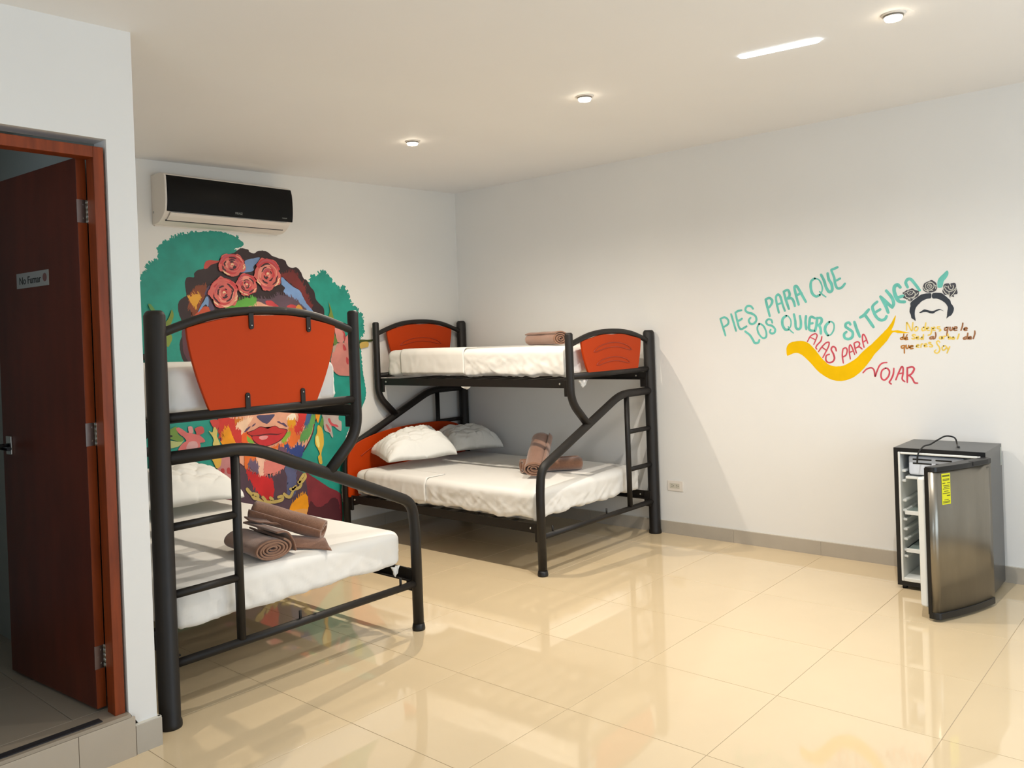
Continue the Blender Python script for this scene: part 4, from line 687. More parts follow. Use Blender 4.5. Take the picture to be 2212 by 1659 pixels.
MURAL=[('background_paint','1f9080',[(2.4517,1.8133),(2.4722,1.8941),(2.4864,1.9242),(2.5142,1.9676),(2.5426,2.0199),(2.5699,2.0382),(2.6058,2.044),(2.6231,2.0837),(2.6064,2.1131),(2.6322,2.1405),(2.6701,2.1818),(2.7357,2.2123),(2.7927,2.2337),(2.8599,2.2517),(2.9329,2.2613),(2.9974,2.2703),(3.0726,2.2665),(3.1334,2.2545),(3.1893,2.2279),(3.2277,2.2022),(3.2079,2.173),(3.1544,2.142),(3.3623,2.0241),(3.7831,1.939),(3.7908,1.9744),(3.8247,1.9829),(3.882,2.0202),(3.919,2.0113),(3.9487,1.9738),(4.0038,1.9289),(4.0409,1.8986),(4.0996,1.9024),(4.1298,1.848),(4.1535,1.7905),(4.1979,1.7433),(4.2271,1.7221),(4.2684,1.6635),(4.2517,1.5999),(4.2635,1.656),(4.2556,1.6189),(4.2648,1.5974),(4.2567,1.571),(4.2747,1.5493),(4.2458,1.534),(4.2563,1.5059),(4.239,1.4997),(4.2508,1.2534),(4.2749,1.0678),(4.2274,0.9613),(4.1491,0.8773),(4.0508,0.7251),(4.0513,0.5452),(3.9967,0.3382),(3.9817,0.0192),(3.4043,-0.0652),(2.6978,-0.058),(2.2175,-0.0249),(2.2329,1.0795)],0.012,1),('painted_hair','2c1a1d',[(2.7473,1.6492),(2.737,1.6801),(2.7248,1.7241),(2.7243,1.7681),(2.7371,1.7967),(2.7756,1.8214),(2.7855,1.8348),(2.7785,1.8922),(2.7825,1.9322),(2.8045,1.9505),(2.8426,1.9516),(2.8485,1.9786),(2.8734,1.9996),(2.9225,2.0126),(2.9729,2.044),(3.0235,2.062),(3.0501,2.0953),(3.1434,2.1275),(3.1754,2.1478),(3.2075,2.1636),(3.2602,2.1571),(3.2702,2.1434),(3.3074,2.1335),(3.3407,2.1519),(3.3846,2.1566),(3.4229,2.1466),(3.4553,2.1241),(3.5063,2.1096),(3.5627,2.0951),(3.584,2.0568),(3.6183,2.0434),(3.6595,2.0474),(3.6938,2.0213),(3.7211,1.9674),(3.7447,1.9581),(3.7786,1.9087),(3.8134,1.8691),(3.8233,1.8187),(3.8584,1.7785),(3.8941,1.743),(3.8985,1.6767),(3.9085,1.5546),(3.8311,1.2762),(3.4561,1.0959),(3.0857,1.1253),(2.8208,1.3312),(2.7453,1.3993),(2.7238,1.5036),(2.746,1.573)],0.004,1),('painted_hair','532e38',[(2.7446,1.5992),(2.8046,1.6062),(2.7998,1.3889),(2.7627,1.4227),(2.7478,1.4713),(2.7459,1.5273)],0.004,1),('painted_face','8a4a40',[(2.8285,1.5157),(2.9354,1.6689),(3.1118,1.7313),(3.6441,1.738),(3.7984,1.4872),(3.7438,1.2117),(3.6083,0.9474),(2.9758,1.0082),(2.8513,1.2677)],0.003,1),('painted_hair','7d3a1a',[(2.8088,1.8262),(2.8341,1.8622),(2.8837,1.899),(2.9222,1.8908),(2.9203,1.8457),(2.8937,1.7913),(2.8672,1.7374),(2.8366,1.6928),(2.8137,1.7151),(2.8022,1.7818)],0.006,1),('painted_hair','cf952c',[(2.8157,1.8219),(2.8571,1.8403),(2.8853,1.8227),(2.8693,1.7867),(2.8488,1.7553),(2.8252,1.7641),(2.8099,1.7951)],0.006,1),('painted_hair','bd4c2c',[(2.8667,1.724),(2.9117,1.7577),(2.9602,1.742),(2.9495,1.7238),(2.8364,1.6883)],0.004,1),('painted_ribbon','57475f',[(2.9418,1.8912),(2.9766,1.8965),(2.9498,1.8461),(2.953,1.8054),(2.985,1.742),(2.9547,1.7284),(2.9412,1.76),(2.9295,1.8323),(2.9151,1.8366)],0.004,1),('painted_ribbon','7393bd',[(2.9292,1.8232),(2.9433,1.8098),(2.9386,1.7555),(2.9171,1.769),(2.8639,1.715),(2.8825,1.7554),(2.9083,1.7915)],0.003,1),('painted_ribbon','6f8cb6',[(3.2337,2.0782),(3.285,2.0946),(3.3505,2.1071),(3.3382,2.0756),(3.2988,2.0408),(3.2976,2.0123),(3.2542,1.999),(3.1906,1.9945),(3.2126,2.0187),(3.2297,2.0475)],0.003,1),('painted_petal','b4443c',[(2.9176,2.0124),(2.9291,2.0535),(2.9593,2.0706),(3.0188,2.0687),(3.0544,2.0771),(3.0283,2.0577),(2.9727,2.0394),(2.9421,2.0133)],0.002,1),('painted_hair','702624',[(3.5292,1.9864),(3.5876,2.0078),(3.6344,2.0119),(3.6851,1.9614),(3.7186,1.9124),(3.7343,1.8628),(3.7561,1.813),(3.7839,1.7579),(3.7529,1.7428),(3.6984,1.8622),(3.6413,1.9058),(3.5734,1.9485)],0.006,1),('painted_ribbon','7495c4',[(3.5285,1.9717),(3.5674,1.9435),(3.6293,1.9007),(3.6813,1.8769),(3.7035,1.8424),(3.7367,1.7828),(3.7944,1.7227),(3.8025,1.7),(3.7226,1.7378),(3.6536,1.7873),(3.5966,1.8213),(3.5409,1.8647),(3.5537,1.8942),(3.5261,1.9181)],0.006,1),('painted_forehead','5b4653',[(3.2889,1.8133),(3.4368,1.8124),(3.4942,1.8397),(3.591,1.8262),(3.6654,1.7874),(3.7226,1.7378),(3.7335,1.7128),(3.6964,1.688),(3.2674,1.6904),(3.3253,1.7804)],0.005,1),('painted_forehead','dda488',[(3.137,1.7375),(3.3086,1.7922),(3.3841,1.7712),(3.5174,1.7426),(3.5154,1.6987),(3.084,1.7006)],0.003,1),('painted_forehead','5ca43e',[(3.0652,1.7375),(3.1124,1.7653),(3.2134,1.8125),(3.2772,1.8132),(3.3085,1.7898),(3.2427,1.7564)],0.005,1),('painted_forehead','c03e42',[(3.3861,1.7951),(3.4307,1.8003),(3.4634,1.7812),(3.4905,1.7571),(3.4014,1.7664)],0.004,1),('painted_forehead','c03e42',[(3.565,1.7622),(3.6061,1.7732),(3.6464,1.76),(3.6397,1.7402),(3.5757,1.7426)],0.004,1),('painted_forehead','cf933c',[(3.6398,1.7427),(3.6647,1.7725),(3.6934,1.7527),(3.701,1.7228)],0.003,1),('painted_face','4e222c',[(2.9735,0.9867),(2.9778,0.9111),(2.9882,0.8484),(2.9991,0.8129),(3.0282,0.7681),(3.0685,0.7284),(3.1088,0.6778),(3.1655,0.6315),(3.2192,0.5886),(3.3028,0.5603),(3.3766,0.5529),(3.3864,0.555),(3.459,0.5788),(3.5198,0.5994),(3.6371,0.661),(3.7042,0.7309),(3.7532,0.8117),(3.7765,0.8922),(3.8356,0.9547),(3.8374,0.9926),(2.977,1.0683)],0.002,1),('painted_face','e2a487',[(2.9847,0.9856),(2.989,0.9099),(2.9957,0.8475),(3.0077,0.8187),(3.0361,0.7739),(3.0765,0.7342),(3.1168,0.6837),(3.1736,0.6374),(3.2235,0.5957),(3.3031,0.5692),(3.377,0.5611),(3.3826,0.5639),(3.4552,0.5885),(3.5159,0.6091),(3.6276,0.666),(3.6932,0.736),(3.7419,0.8129),(3.7661,0.8932),(3.808,0.9572),(3.8097,0.995),(2.9882,1.0673)],0.002,1),('painted_face','c4322a',[(2.9848,0.989),(3.1024,0.9774),(3.1571,0.8916),(3.1774,0.8158),(3.0994,0.8181),(3.0595,0.8746),(3.0344,0.9119),(3.0016,0.8537),(2.9884,0.8963)],0.008,1),('painted_face','ea980e',[(3.0103,0.8802),(3.0228,0.9062),(3.0503,0.9274),(3.0747,0.8729),(3.0935,0.8153),(3.0075,0.8153)],0.006,1),('painted_face','cc761e',[(3.11,0.975),(3.1606,0.9717),(3.1845,0.9343),(3.1513,0.9394),(3.1129,0.9521)],0.006,1),('painted_face','e25e22',[(3.1559,0.8638),(3.1958,0.8734),(3.2339,0.8338),(3.2412,0.8188),(3.2008,0.806),(3.1535,0.8081)],0.006,1),('painted_face','f0c9a8',[(3.1202,0.9409),(3.192,0.9686),(3.24,0.9745),(3.2064,0.9355),(3.1725,0.8829),(3.1382,0.9076)],0.006,1),('painted_face','80b040',[(3.1909,0.8528),(3.214,0.8361),(3.2503,0.7965),(3.2009,0.8095)],0.004,1),('painted_nose','4c4664',[(3.2767,0.9844),(3.3625,0.9841),(3.4248,0.9801),(3.394,0.9451),(3.3639,0.9212),(3.3434,0.9251),(3.3114,0.9426)],0.002,1),('painted_face','58425f',[(3.1745,0.8855),(3.1973,0.9083),(3.2255,0.9159),(3.2046,0.8935),(3.1802,0.8803)],0.002,1),('painted_face','58425f',[(3.2334,0.9151),(3.2542,0.9313),(3.2671,0.9311),(3.2462,0.9145)],0.002,1),('painted_face','f4e2cc',[(3.5262,0.9321),(3.5316,0.9572),(3.5669,0.9722),(3.5973,0.9694),(3.6007,0.9284),(3.5647,0.9238)],0.004,1),('painted_face','e09a1c',[(3.5344,0.9239),(3.5906,0.9183),(3.5836,0.8599),(3.5448,0.8678)],0.006,1),('painted_face','e5702a',[(3.545,0.8714),(3.5964,0.8512),(3.6033,0.8098),(3.6385,0.8095),(3.5917,0.7483),(3.5472,0.7279),(3.5139,0.754),(3.4704,0.7374),(3.3862,0.7388),(3.4459,0.7586),(3.5234,0.7748),(3.5507,0.8047)],0.008,1),('painted_face','ce3430',[(3.651,0.9867),(3.7269,0.9798),(3.7074,0.9478),(3.6688,0.8881),(3.622,0.8336),(3.5893,0.8409),(3.6162,0.9009)],0.008,1),('painted_face','3f5d8c',[(3.7086,0.9739),(3.772,0.9719),(3.747,0.9253),(3.7034,0.8621),(3.6821,0.8867)],0.006,1),('painted_face','5f9c52',[(3.7432,0.9407),(3.7723,0.9303),(3.7485,0.8574),(3.7183,0.793),(3.6721,0.7647),(3.637,0.7762),(3.6613,0.8218),(3.7031,0.8546)],0.007,1),('painted_face','6e4c60',[(3.4449,0.7369),(3.4958,0.7343),(3.5451,0.6804),(3.4854,0.6918)],0.006,1),('painted_face','2d4284',[(3.4963,0.7452),(3.5182,0.7553),(3.5552,0.7122),(3.6087,0.7351),(3.661,0.7175),(3.6552,0.6885),(3.6224,0.6481),(3.5535,0.6756),(3.5251,0.716)],0.007,1),('painted_face','8cb03c',[(3.4773,0.7985),(3.5178,0.8414),(3.5477,0.8344),(3.5245,0.8003),(3.4934,0.7765)],0.006,1),('painted_face','58425f',[(3.4407,0.926),(3.4618,0.9268),(3.4782,0.9131),(3.4953,0.9139),(3.5262,0.8844),(3.5111,0.8842),(3.482,0.9036)],0.002,1),('painted_lips','54181e',[(3.1918,0.8745),(3.2483,0.8888),(3.2976,0.9066),(3.33,0.9007),(3.3624,0.8883),(3.3638,0.8889),(3.3933,0.8983),(3.4268,0.8992),(3.4597,0.8798),(3.4892,0.873),(3.5272,0.8587),(3.504,0.821),(3.4663,0.7896),(3.4127,0.7698),(3.3499,0.7602),(3.3011,0.7691),(3.2485,0.8003),(3.2264,0.8453)],0.001,1),('painted_lips','bf302e',[(3.1997,0.8722),(3.2481,0.8845),(3.2974,0.9023),(3.3298,0.8964),(3.3623,0.8847),(3.3636,0.8846),(3.3931,0.894),(3.4267,0.8956),(3.4595,0.8754),(3.489,0.8686),(3.5207,0.8575),(3.5009,0.8469),(3.4494,0.8387),(3.3745,0.85),(3.291,0.8493),(3.2347,0.8521)],0.001,1),('painted_lips','c42c32',[(3.2343,0.8426),(3.2947,0.8403),(3.3604,0.8419),(3.4491,0.8315),(3.5161,0.8525),(3.4976,0.8217),(3.4623,0.7948),(3.4129,0.7752),(3.3501,0.7648),(3.3013,0.7737),(3.2559,0.8047)],0.001,1),('painted_lips','e29492',[(3.2862,0.8313),(3.3151,0.8405),(3.3599,0.8319),(3.3467,0.8136),(3.3057,0.8131)],0.003,1),('painted_blouse','6b2c36',[(2.9204,0.509),(3.0061,0.5465),(3.0638,0.5591),(3.1098,0.5042),(3.1775,0.4846),(3.1635,0.1626),(2.9043,0.1304)],0.005,1),('painted_neck','513c4a',[(3.0928,0.6718),(3.1667,0.6331),(3.2124,0.6001),(3.2614,0.5731),(3.337,0.5529),(3.4149,0.5526),(3.5013,0.5855),(3.6517,0.5292),(3.6718,0.4796),(3.6787,0.3852),(3.6912,0.2896),(3.6867,0.1921),(3.6771,0.1051),(3.3955,0.1155),(3.0956,0.1764),(3.0713,0.3978),(3.0778,0.5483)],0.002,1),('painted_neck','585c80',[(3.4959,0.584),(3.5757,0.5542),(3.5743,0.4022),(3.514,0.3892),(3.5084,0.5045)],0.01,1),('painted_neck','c82126',[(3.1829,0.6088),(3.2613,0.5709),(3.3265,0.5491),(3.3863,0.496),(3.3849,0.4061),(3.3502,0.385),(3.3046,0.4017),(3.2563,0.4586),(3.2094,0.5323)],0.008,1),('painted_neck','e8980f',[(3.5196,0.2737),(3.5659,0.3391),(3.6665,0.3638),(3.6901,0.2663),(3.6801,0.17),(3.527,0.1989)],0.01,1),('painted_neck','dd9e54',[(3.5293,0.249),(3.5791,0.2676),(3.6728,0.2554),(3.6822,0.2163),(3.615,0.2101)],0.004,1),('painted_blouse','7d2b34',[(3.6684,0.5268),(3.7176,0.4962),(3.795,0.442),(3.8796,0.3811),(3.9548,0.3401),(3.9884,0.2861),(3.9819,0.0838),(3.8931,0.0385),(3.6816,0.0808),(3.6869,0.1967),(3.6787,0.3852)],0.003,1),('painted_blouse','4d1c25',[(3.6976,0.3072),(3.7579,0.259),(3.8447,0.2627),(3.9053,0.3002),(3.9572,0.2624),(3.9559,0.1081),(3.6904,0.1493)],0.012,1),('painted_chin','e06c28',[(3.1712,0.7354),(3.2569,0.7022),(3.2256,0.6755),(3.1948,0.6533),(3.1719,0.6389)],0.005,1),('painted_chin','6c5872',[(3.1948,0.6533),(3.2155,0.6724),(3.2552,0.6626),(3.284,0.6275),(3.272,0.5848),(3.2227,0.6088)],0.008,1),('painted_chin','ecbda4',[(3.2616,0.6927),(3.3315,0.6611),(3.3242,0.6129),(3.307,0.5717),(3.2745,0.5844),(3.284,0.6275)],0.008,1),('painted_chin','dc7e74',[(3.3366,0.6604),(3.46,0.6164),(3.4856,0.5923),(3.4477,0.5773),(3.3945,0.5633),(3.3226,0.5774)],0.008,1),('painted_leaf','6e9040',[(2.6225,0.9498),(2.6783,0.9716),(2.6866,0.9231),(2.7234,0.886),(2.7018,0.8704),(2.6207,0.9044)],0.003,1),('painted_leaf','b0b878',[(2.6199,0.885),(2.7017,0.8688),(2.7248,0.8792),(2.6903,0.8438),(2.618,0.8397)],0.003,1),('painted_flower','cc6c6a',[(2.6742,0.9573),(2.6953,0.9649),(2.7223,0.9455),(2.753,0.9224),(2.7672,0.9258),(2.7986,0.9106),(2.8375,0.8962),(2.8723,0.862),(2.868,0.8473),(2.839,0.8458),(2.8377,0.8157),(2.7801,0.8095),(2.6855,0.8116),(2.7116,0.8544),(2.7403,0.8708),(2.7306,0.8918),(2.7036,0.9146),(2.6837,0.9366)],0.003,1),('painted_flower','bc5250',[(2.8055,0.9466),(2.8544,0.9548),(2.873,0.9225),(2.8559,0.9042),(2.8197,0.9016),(2.8116,0.9225)],0.003,1),('painted_flower','cc8e8c',[(2.7581,0.9616),(2.7863,0.9586),(2.7919,0.9214),(2.7636,0.9245)],0.003,1),('painted_flower','c69898',[(2.7462,0.8436),(2.7717,0.8638),(2.8142,0.8554),(2.8161,0.8151),(2.7449,0.814)],0.003,1),('painted_earring','c4423c',[(2.9179,0.9888),(2.9771,0.9829),(2.9727,0.9253),(2.9486,0.9262),(2.931,0.9502)],0.003,1),('painted_earring','d0c06e',[(2.9039,0.9192),(2.9292,0.9062),(2.9415,0.9355),(2.9528,0.9377),(2.9666,0.9124),(2.963,0.8718),(2.983,0.8148),(2.9328,0.8175),(2.9365,0.8613)],0.003,1),('painted_flower','bf8080',[(2.9857,0.7461),(3.0346,0.7397),(3.0707,0.69),(3.0927,0.6627),(3.0822,0.5983),(3.0418,0.5526),(2.9713,0.584),(2.9428,0.6156),(2.9596,0.6608),(2.9754,0.6791)],0.003,1),('painted_earring','d8ac44',[(2.9188,0.748),(2.9857,0.7461),(2.981,0.6783),(2.9521,0.6585),(2.9315,0.6988)],0.004,1),('painted_flower','b53c3e',[(2.9817,0.6508),(3.0043,0.651),(3.0069,0.6232),(2.9843,0.6231)],0.002,1),('painted_flower','b53c3e',[(3.0269,0.6478),(3.0461,0.652),(3.0563,0.6229),(3.0714,0.6155),(3.0555,0.604),(3.0293,0.6165)],0.002,1),('painted_earring','d89a54',[(2.9511,0.6348),(2.9772,0.6344),(2.9799,0.6101),(2.9532,0.597)],0.003,1),('painted_flower','b4a49c',[(3.8417,0.9846),(3.9824,0.9643),(3.9886,0.8902),(4.0141,0.8682),(4.0085,0.8009),(3.9708,0.8185),(3.9199,0.8508),(3.9303,0.769),(3.9204,0.7605),(3.8984,0.7956),(3.8528,0.8235),(3.846,0.8776)],0.003,1),('painted_flower','c04a52',[(3.8868,0.9002),(3.9059,0.906),(3.921,0.8738),(3.9441,0.8599),(3.9723,0.8493),(3.9834,0.8307),(3.9479,0.8402),(3.9107,0.8556)],0.002,1),('painted_flower','b8605f',[(3.8639,0.8605),(3.878,0.8628),(3.9089,0.8175),(3.9058,0.8024),(3.8898,0.8119)],0.002,1),('painted_leaf','5c8e3e',[(3.8086,0.87),(3.839,0.9277),(3.846,0.8776),(3.83,0.8336),(3.8031,0.8516)],0.003,1),('painted_leaf','7e9e44',[(4.0503,0.966),(4.1337,0.9586),(4.1239,0.8572),(4.0806,0.8811)],0.003,1),('painted_earring','e6961e',[(3.7723,0.9794),(3.8227,0.9749),(3.811,0.9228),(3.7954,0.8827),(3.7788,0.9222)],0.003,1),('painted_earring','d2aa3c',[(3.7896,0.8568),(3.8037,0.8629),(3.8341,0.8217),(3.841,0.7182),(3.8147,0.653),(3.8204,0.5763),(3.7951,0.5779),(3.7836,0.6268),(3.801,0.6548),(3.7651,0.7236),(3.7654,0.7801),(3.7827,0.8084)],0.004,1),('painted_earring','dcd07c',[(3.7674,0.7724),(3.7908,0.7848),(3.8021,0.7305),(3.7958,0.6933),(3.7786,0.7182)],0.004,1),('painted_flower','cc847c',[(3.9873,1.5992),(4.0484,1.5982),(4.0713,1.5328),(4.0626,1.4862),(4.0107,1.4825),(3.9932,1.5191)],0.003,1),('painted_flower','d07e78',[(4.0836,1.5168),(4.121,1.5447),(4.16,1.5307),(4.1563,1.4519),(4.075,1.4728)],0.003,1),('painted_flower','c47e74',[(3.9648,1.4581),(4.0103,1.4747),(4.0623,1.481),(4.1265,1.4529),(4.16,1.3203),(4.1357,1.2296),(4.0501,1.2216),(3.9711,1.252),(3.9335,1.331),(3.9531,1.4123)],0.004,1),('painted_flower','a89888',[(3.9567,1.4198),(3.9746,1.4629),(4.0039,1.4749),(3.99,1.4521),(3.9688,1.4065)],0.003,1),('painted_flower','b43c40',[(4.0534,1.5669),(4.0758,1.5587),(4.0836,1.5168),(4.0726,1.4911),(4.0643,1.5225),(4.0654,1.5459)],0.003,1),('painted_flower','b43c40',[(4.055,1.463),(4.0678,1.46),(4.0889,1.4228),(4.0595,1.4213)],0.003,1),('painted_flower','b43c40',[(4.0828,1.3631),(4.1021,1.3544),(4.1033,1.3099),(4.084,1.3187)],0.003,1),('painted_leaf','5f7634',[(3.9782,1.5401),(4.0044,1.4852),(3.9745,1.4604),(3.966,1.4838)],0.002,1),('painted_leaf','3c4a14',[(4.2288,1.4973),(4.3036,1.494),(4.3486,1.4968),(4.3977,1.5022),(4.3654,1.4856),(4.3061,1.4765),(4.2276,1.4735)],0.001,1),('painted_leaf','c8a856',[(4.2275,1.4708),(4.3028,1.4793),(4.3079,1.4417),(4.2492,1.429),(4.2255,1.4285)],0.001,1),('painted_leaf','6e8030',[(3.9341,1.7942),(3.9623,1.7225),(3.9775,1.6401),(3.9216,1.6612),(3.9433,1.7225)],0.002,1),('painted_leaf','6e8030',[(2.675,1.7347),(2.6853,1.7085),(2.6819,1.6801),(2.6618,1.6367),(2.6386,1.6262),(2.6132,1.6114),(2.6142,1.6352),(2.6474,1.6738),(2.6648,1.7086)],0.002,1),('painted_leaf','7a8e3c',[(2.6134,1.5616),(2.6364,1.5719),(2.6637,1.5713),(2.6694,1.5428),(2.6471,1.4999),(2.6333,1.496),(2.6117,1.5184)],0.003,1),('painted_leaf','5a8a4a',[(2.5196,1.7667),(2.5372,1.7679),(2.5622,1.7304),(2.5356,1.7283)],0.003,1)]
CHAIN=[[(3.2056,0.4448),(3.2243,0.4152),(3.249,0.4066),(3.255,0.4278),(3.2254,0.4415),(3.2056,0.4448)],[(3.2492,0.411),(3.2733,0.3847),(3.3031,0.3662),(3.314,0.3822),(3.2947,0.4078)],[(3.3136,0.3733),(3.3543,0.3618),(3.3755,0.3717),(3.3557,0.393)],[(3.3698,0.3592),(3.4062,0.3574),(3.454,0.3628),(3.455,0.3853),(3.4233,0.3861)],[(3.4716,0.4008),(3.4974,0.3782),(3.5241,0.3738),(3.5472,0.4066)],[(3.5265,0.4284),(3.5586,0.4186),(3.5759,0.4389),(3.548,0.4249)],[(3.5751,0.4205),(3.6084,0.4291),(3.6204,0.4504),(3.5992,0.4676)],[(3.6101,0.4659),(3.6223,0.4918),(3.6511,0.5154),(3.6613,0.4952),(3.6265,0.4633),(3.6101,0.4659)],[(3.0866,0.5296),(3.0901,0.555),(3.107,0.5524)],[(3.1726,0.4854),(3.1866,0.4655),(3.2056,0.4448)]]
ROSES=[(3.1243,2.0432,0.1032,0.0766),(3.4056,1.9873,0.1081,0.1129),(3.2334,1.9091,0.0822,0.0752),(3.0547,1.8477,0.109,0.1034)]

PM = {}
GAIN = 1.0
def paint_mat(col, var=.14):
    if col not in PM:
        PM[col] = mat('paint_'+col, col, .55, var=var, vscale=9, detail=5)
    return PM[col]
random.seed(11)
def place(wall_, a, b, off):
    return (a, YA-off, b) if wall_ == 'A' else (XB-off, a, b)
def fill(bm, wall_, pts, off, jit=.003, smooth=True, mi=0, step=.010):
    P = [Vector((a, b, 0)) for a, b in pts]
    if smooth: P = spline(P, 5, closed=True)
    out = []; n = len(P); s0 = random.random()*50
    acc = 0
    for i in range(n):
        a, b = P[i], P[(i+1) % n]; L = (b-a).length; k = max(1, int(L/step))
        nn = Vector(((b-a).y, -(b-a).x, 0)); nn = nn.normalized() if nn.length > 0 else nn
        for q in range(k):
            p = a+(b-a)*q/k; acc += L/k
            j = noise.noise(Vector((acc*60, s0, 0)))*.6+noise.noise(Vector((acc*170, s0, 3)))*.4
            out.append(p+nn*jit*j)
    f = bm.faces.new([bm.verts.new(place(wall_, p.x, p.y, off)) for p in out]); f.material_index = mi
    return f
def ribbon(bm, wall_, pts, w, off, mi=0, taper=.15, jit=.06):
    P = spline([Vector((a, b, 0)) for a, b in pts], 6); n = len(P)
    if n < 2: return
    s0 = random.random()*50; L, Rr = [], []
    for i, p in enumerate(P):
        t = P[min(i+1, n-1)]-P[max(i-1, 0)]
        t = t.normalized() if t.length > 1e-7 else Vector((1, 0, 0)); nn = Vector((-t.y, t.x, 0))
        f = i/(n-1); ww = w/2*(1-taper*abs(2*f-1)**3)*(1+jit*2*noise.noise(Vector((i*.35, s0, 0))))
        L.append(p+nn*ww); Rr.append(p-nn*ww)
    def V_(p): return bm.verts.new(place(wall_, p.x, p.y, off))
    A_ = [V_(p) for p in L]; B_ = [V_(p) for p in Rr]
    for i in range(n-1): f = bm.faces.new((A_[i], A_[i+1], B_[i+1], B_[i])); f.material_index = mi
    for end, sg in ((0, -1), (n-1, 1)):   # round brush ends
        c = P[end]; t = (P[1]-P[0]) if end == 0 else (P[-1]-P[-2]); t = t.normalized()*sg; nn = Vector((-t.y, t.x, 0)); r_ = (L[end]-Rr[end]).length/2
        ring = [V_(c+nn*r_*math.cos(a)+t*r_*math.sin(a)) for a in [math.pi*k/8 for k in range(9)]]
        f = bm.faces.new(ring); f.material_index = mi
def face_to_room(bm, wall_):
    for f in bm.faces:
        f.normal_update(); d = f.normal.y if wall_ == 'A' else f.normal.x
        if d > 0: f.normal_flip()
INK = {'teal': mat('teal_brush_paint', (.41, .76, .71), .6, var=.13, vscale=18), 'red': mat('crimson_brush_paint', (.80, .29, .35), .6, var=.14, vscale=16), 'yel': mat('yellow_brush_paint', (.93, .80, .36), .6, var=.10, vscale=20),
       'brn': mat('brown_brush_paint', (.62, .42, .27), .6, var=.15, vscale=18), 'ora': mat('ochre_brush_paint', (.70, .46, .19), .6, var=.15, vscale=18),
       'ink': mat('blue_black_paint', (.165, .195, .235), .6, var=.2, vscale=14), 'gold': mat('golden_yellow_paint', (.93, .74, .0), .7, var=.05, vscale=10, spec=.15)}
def fringe(bm, pts, i0, i1, off, n=170):
    P = spline([Vector((a, b, 0)) for a, b in pts], 6)
    rnd = random.Random(4); lo, hi = i0*6, i1*6
    for _ in range(n):
        i = rnd.randrange(lo, hi); p = P[i]; t = (P[i+1]-P[i-1]).normalized(); nn = Vector((-t.y, t.x, 0))
        if nn.dot(p-Vector((3.2, 1.3, 0))) < 0: nn = -nn
        d = (nn*.8+t*rnd.uniform(-.25, .25)+Vector((.5*noise.noise(p*4), .9*noise.noise(p*4+Vector((9, 0, 0))), 0))).normalized(); L = rnd.uniform(.006, .024)
        a = p-d*.03; b = p+d*L*.5; c = p+d*L
        if c.y > 2.262: continue
        ribbon(bm, 'A', [(a.x, a.y), (b.x, b.y), (c.x, c.y)], rnd.uniform(.006, .016), off+.000001*_, taper=.7)
def streaks(bm, pts, off, mi):
    """short dry brush marks crossing the edge of a paint patch"""
    P = spline([Vector((a, b, 0)) for a, b in pts], 6, closed=True); rnd = random.Random(len(pts)*7+mi)
    per = sum((P[i]-P[i-1]).length for i in range(len(P))); base = rnd.uniform(1.1, 2.0)
    for k in range(int(per/.011)):
        p = P[rnd.randrange(len(P))]; a_ = base+rnd.uniform(-.35, .35); d = Vector((math.cos(a_), math.sin(a_), 0)); L = rnd.uniform(.008, .030)
        a, b, c = p-d*L, p+Vector((rnd.uniform(-.002, .002), 0, 0)), p+d*L
        ribbon(bm, 'A', [(a.x, a.y), (b.x, b.y), (c.x, c.y)], rnd.uniform(.003, .009), off+.0000004*k, mi=mi, taper=.85)
q = thing('painted_quote', 'large hand painted quote in teal and red capitals above a golden swoosh', 'wall lettering', (XB, 2.0, 1.5))
q_off = q.location.copy()
def pobj(name, bm, m, parent, wall_):
    face_to_room(bm, wall_); o = obj(name, bm, m, parent); o.matrix_parent_inverse = Matrix.Translation(-parent.location); return o
bm = bmesh.new(); fill(bm, 'B', SWOOSH, .0006, .002); pobj('swoosh', bm, INK['gold'], q, 'B')
bm = bmesh.new(); fill(bm, 'B', TAIL, .0008, .001); pobj('accent_stroke', bm, INK['teal'], q, 'B')
for (nm, c, w, ss) in LETTERS:
    bm = bmesh.new()
    for k, s in enumerate(ss): ribbon(bm, 'B', s, w, .0010+.00012*k)
    pobj(nm, bm, INK[c], q, 'B')
v = thing('painted_verse', 'small painted verse of three lines in yellow and brown', 'wall lettering', (XB, 1.4, 1.42))
for (nm, c, w, ss) in VERSE:
    bm = bmesh.new()
    for k, s in enumerate(ss): ribbon(bm, 'B', s, w, .0010+.0001*k)
    pobj(nm, bm, INK[c], v, 'B')
e = thing('painted_emblem', 'black painted hair arch with three roses and one brow', 'wall painting', (XB, 1.3, 1.62))
for (nm, pts) in EMBLEM:
    bm = bmesh.new(); fill(bm, 'B', pts, .0014, .0015, step=.004); pobj(nm, bm, INK['ink'], e, 'B')
INKG = mat('charcoal_paint', (.27, .27, .30), .6, var=.18, vscale=20); LINE = mat('pale_line_paint', (.80, .80, .76), .6)
for pts, lines in EMBROSE:
    bm = bmesh.new(); fill(bm, 'B', pts, .0020, .002, step=.004)
    for k, s in enumerate(lines): ribbon(bm, 'B', s, .0042, .0024+.00012*k, mi=1)
    pobj('painted_rose', bm, [INKG, LINE], e, 'B')
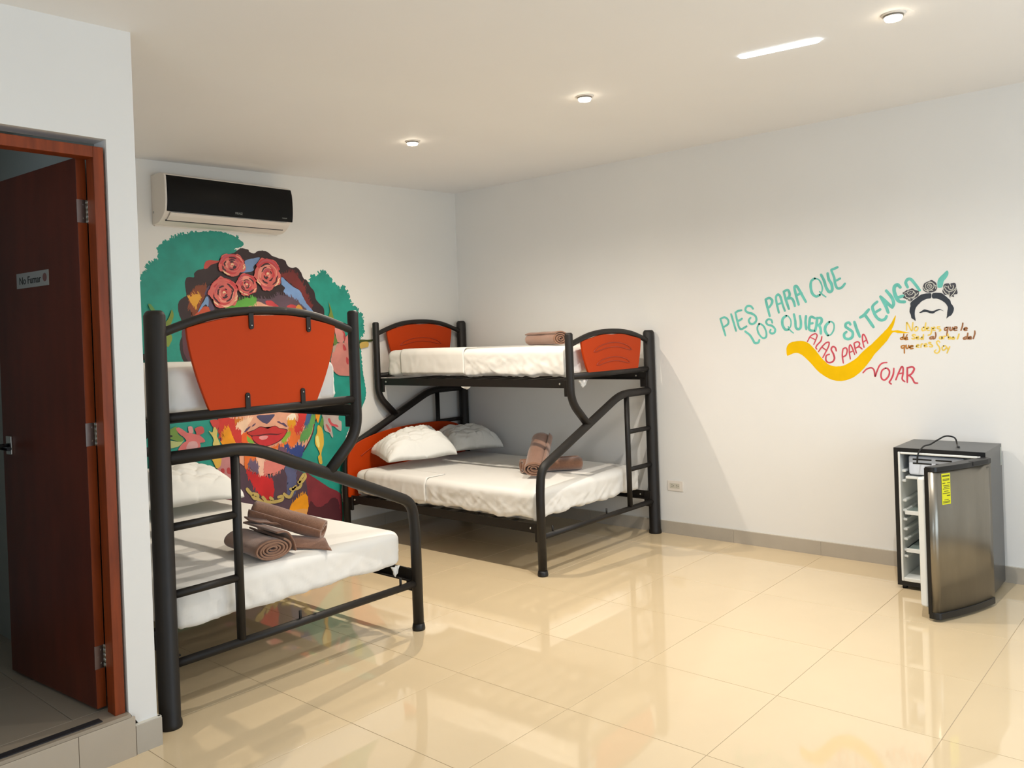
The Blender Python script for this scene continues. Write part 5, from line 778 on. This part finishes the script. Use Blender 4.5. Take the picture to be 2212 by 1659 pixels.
# mural on the back wall
mu = thing('mural', 'colourful mural of a woman with roses in her hair on a teal ground', 'mural', (3.3, YA, 1.2))
order = 0; groups = {}
solo = ('painted_flower', 'painted_leaf', 'painted_ribbon', 'painted_earring', 'painted_blouse', 'painted_petal')
for (nm, col, pts, jit, sm) in MURAL:
    order += 1
    if nm in solo:
        bm = bmesh.new(); fill(bm, 'A', pts, .0004+order*.00012, jit, bool(sm), 0, step=.009); pobj(nm, bm, paint_mat(col), mu, 'A'); continue
    if nm not in groups: groups[nm] = (bmesh.new(), [])
    bm, cols = groups[nm]
    if col not in cols: cols.append(col)
    fill(bm, 'A', pts, .0004+order*.00012, jit, bool(sm), cols.index(col), step=.009 if jit < .01 else .006)
    if jit >= .005 and nm not in ('background_paint',): streaks(bm, pts, .0004+order*.00012+.00005, cols.index(col))
    if order == 1: fringe(bm, pts, 2, 18, .0002); fringe(bm, pts, 21, 43, .00025, 200)
off0 = .0004+(order+2)*.00012
for nm, (bm, cols) in groups.items(): pobj(nm, bm, [paint_mat(c) for c in cols], mu, 'A')
for k, s in enumerate(CHAIN):
    bm = bmesh.new(); ribbon(bm, 'A', s, .024, off0+.0001*k); pobj('necklace_link', bm, paint_mat('bfa862'), mu, 'A')
def mural_rose(cx, cz, rx, rz, seed):
    rnd = random.Random(seed); bm = bmesh.new(); cols = ['cf635c', 'c03a3e', 'e28e7c', '3c1e26', 'ecc59c', 'b8505a']; o_ = off0
    def outl(s, wob, ph):
        return [(cx+math.cos(a)*rx*s*(1+wob*math.sin(a*5+ph)+wob*.6*math.sin(a*9+ph*2)), cz+math.sin(a)*rz*s*(1+wob*math.sin(a*5+ph)+wob*.6*math.cos(a*8+ph))) for a in [2*math.pi*k/22 for k in range(22)]]
    fill(bm, 'A', outl(1.0, .085, seed), o_, .007, True, 0)
    fill(bm, 'A', [(cx+math.cos(a)*rx*r_, cz+math.sin(a)*rz*r_) for a, r_ in [(R(20+k*14), 1.0) for k in range(10)]+[(R(150-k*14), .72) for k in range(10)]], o_+.0002, .005, True, 1)
    def arc(a0, a1, s, w, mi, k):
        pts = [(cx+math.cos(R(a0+(a1-a0)*i/5))*rx*s*(1+.05*math.sin(i*2+seed)), cz+math.sin(R(a0+(a1-a0)*i/5))*rz*s) for i in range(6)]
        ribbon(bm, 'A', pts, w, o_+.0004+.00008*k, mi=mi, taper=.6)
    k = 0
    for s in (.86, .72, .58, .44, .30, .17):
        for j in range(3):
            a0 = rnd.uniform(0, 360); arc(a0, a0+rnd.uniform(50, 120), s*rnd.uniform(.95, 1.05), rx*rnd.uniform(.09, .18), rnd.choice([2, 2, 0, 5, 1]), k); k += 1
    for s in (.74, .56, .42, .30, .20):
        a0 = rnd.uniform(140, 300); arc(a0, a0+rnd.uniform(35, 110), s, rx*rnd.uniform(.07, .13), 3, k); k += 1
    for s in (.46, .28, .66):
        a0 = rnd.uniform(0, 120); arc(a0, a0+rnd.uniform(30, 70), s, rx*rnd.uniform(.06, .12), 3, k); k += 1
    for j in range(3): a0 = rnd.uniform(180, 340); arc(a0, a0+28, .9, rx*.09, 4, k); k += 1
    arc(0, 200, .07, rx*.12, 4, k)
    pobj('painted_rose', bm, [paint_mat(c) for c in cols], mu, 'A')
for i, r_ in enumerate(ROSES): mural_rose(*r_, seed=3+i*7)
# big bottom note: nothing below this line but clean-up
bpy.context.view_layer.update()
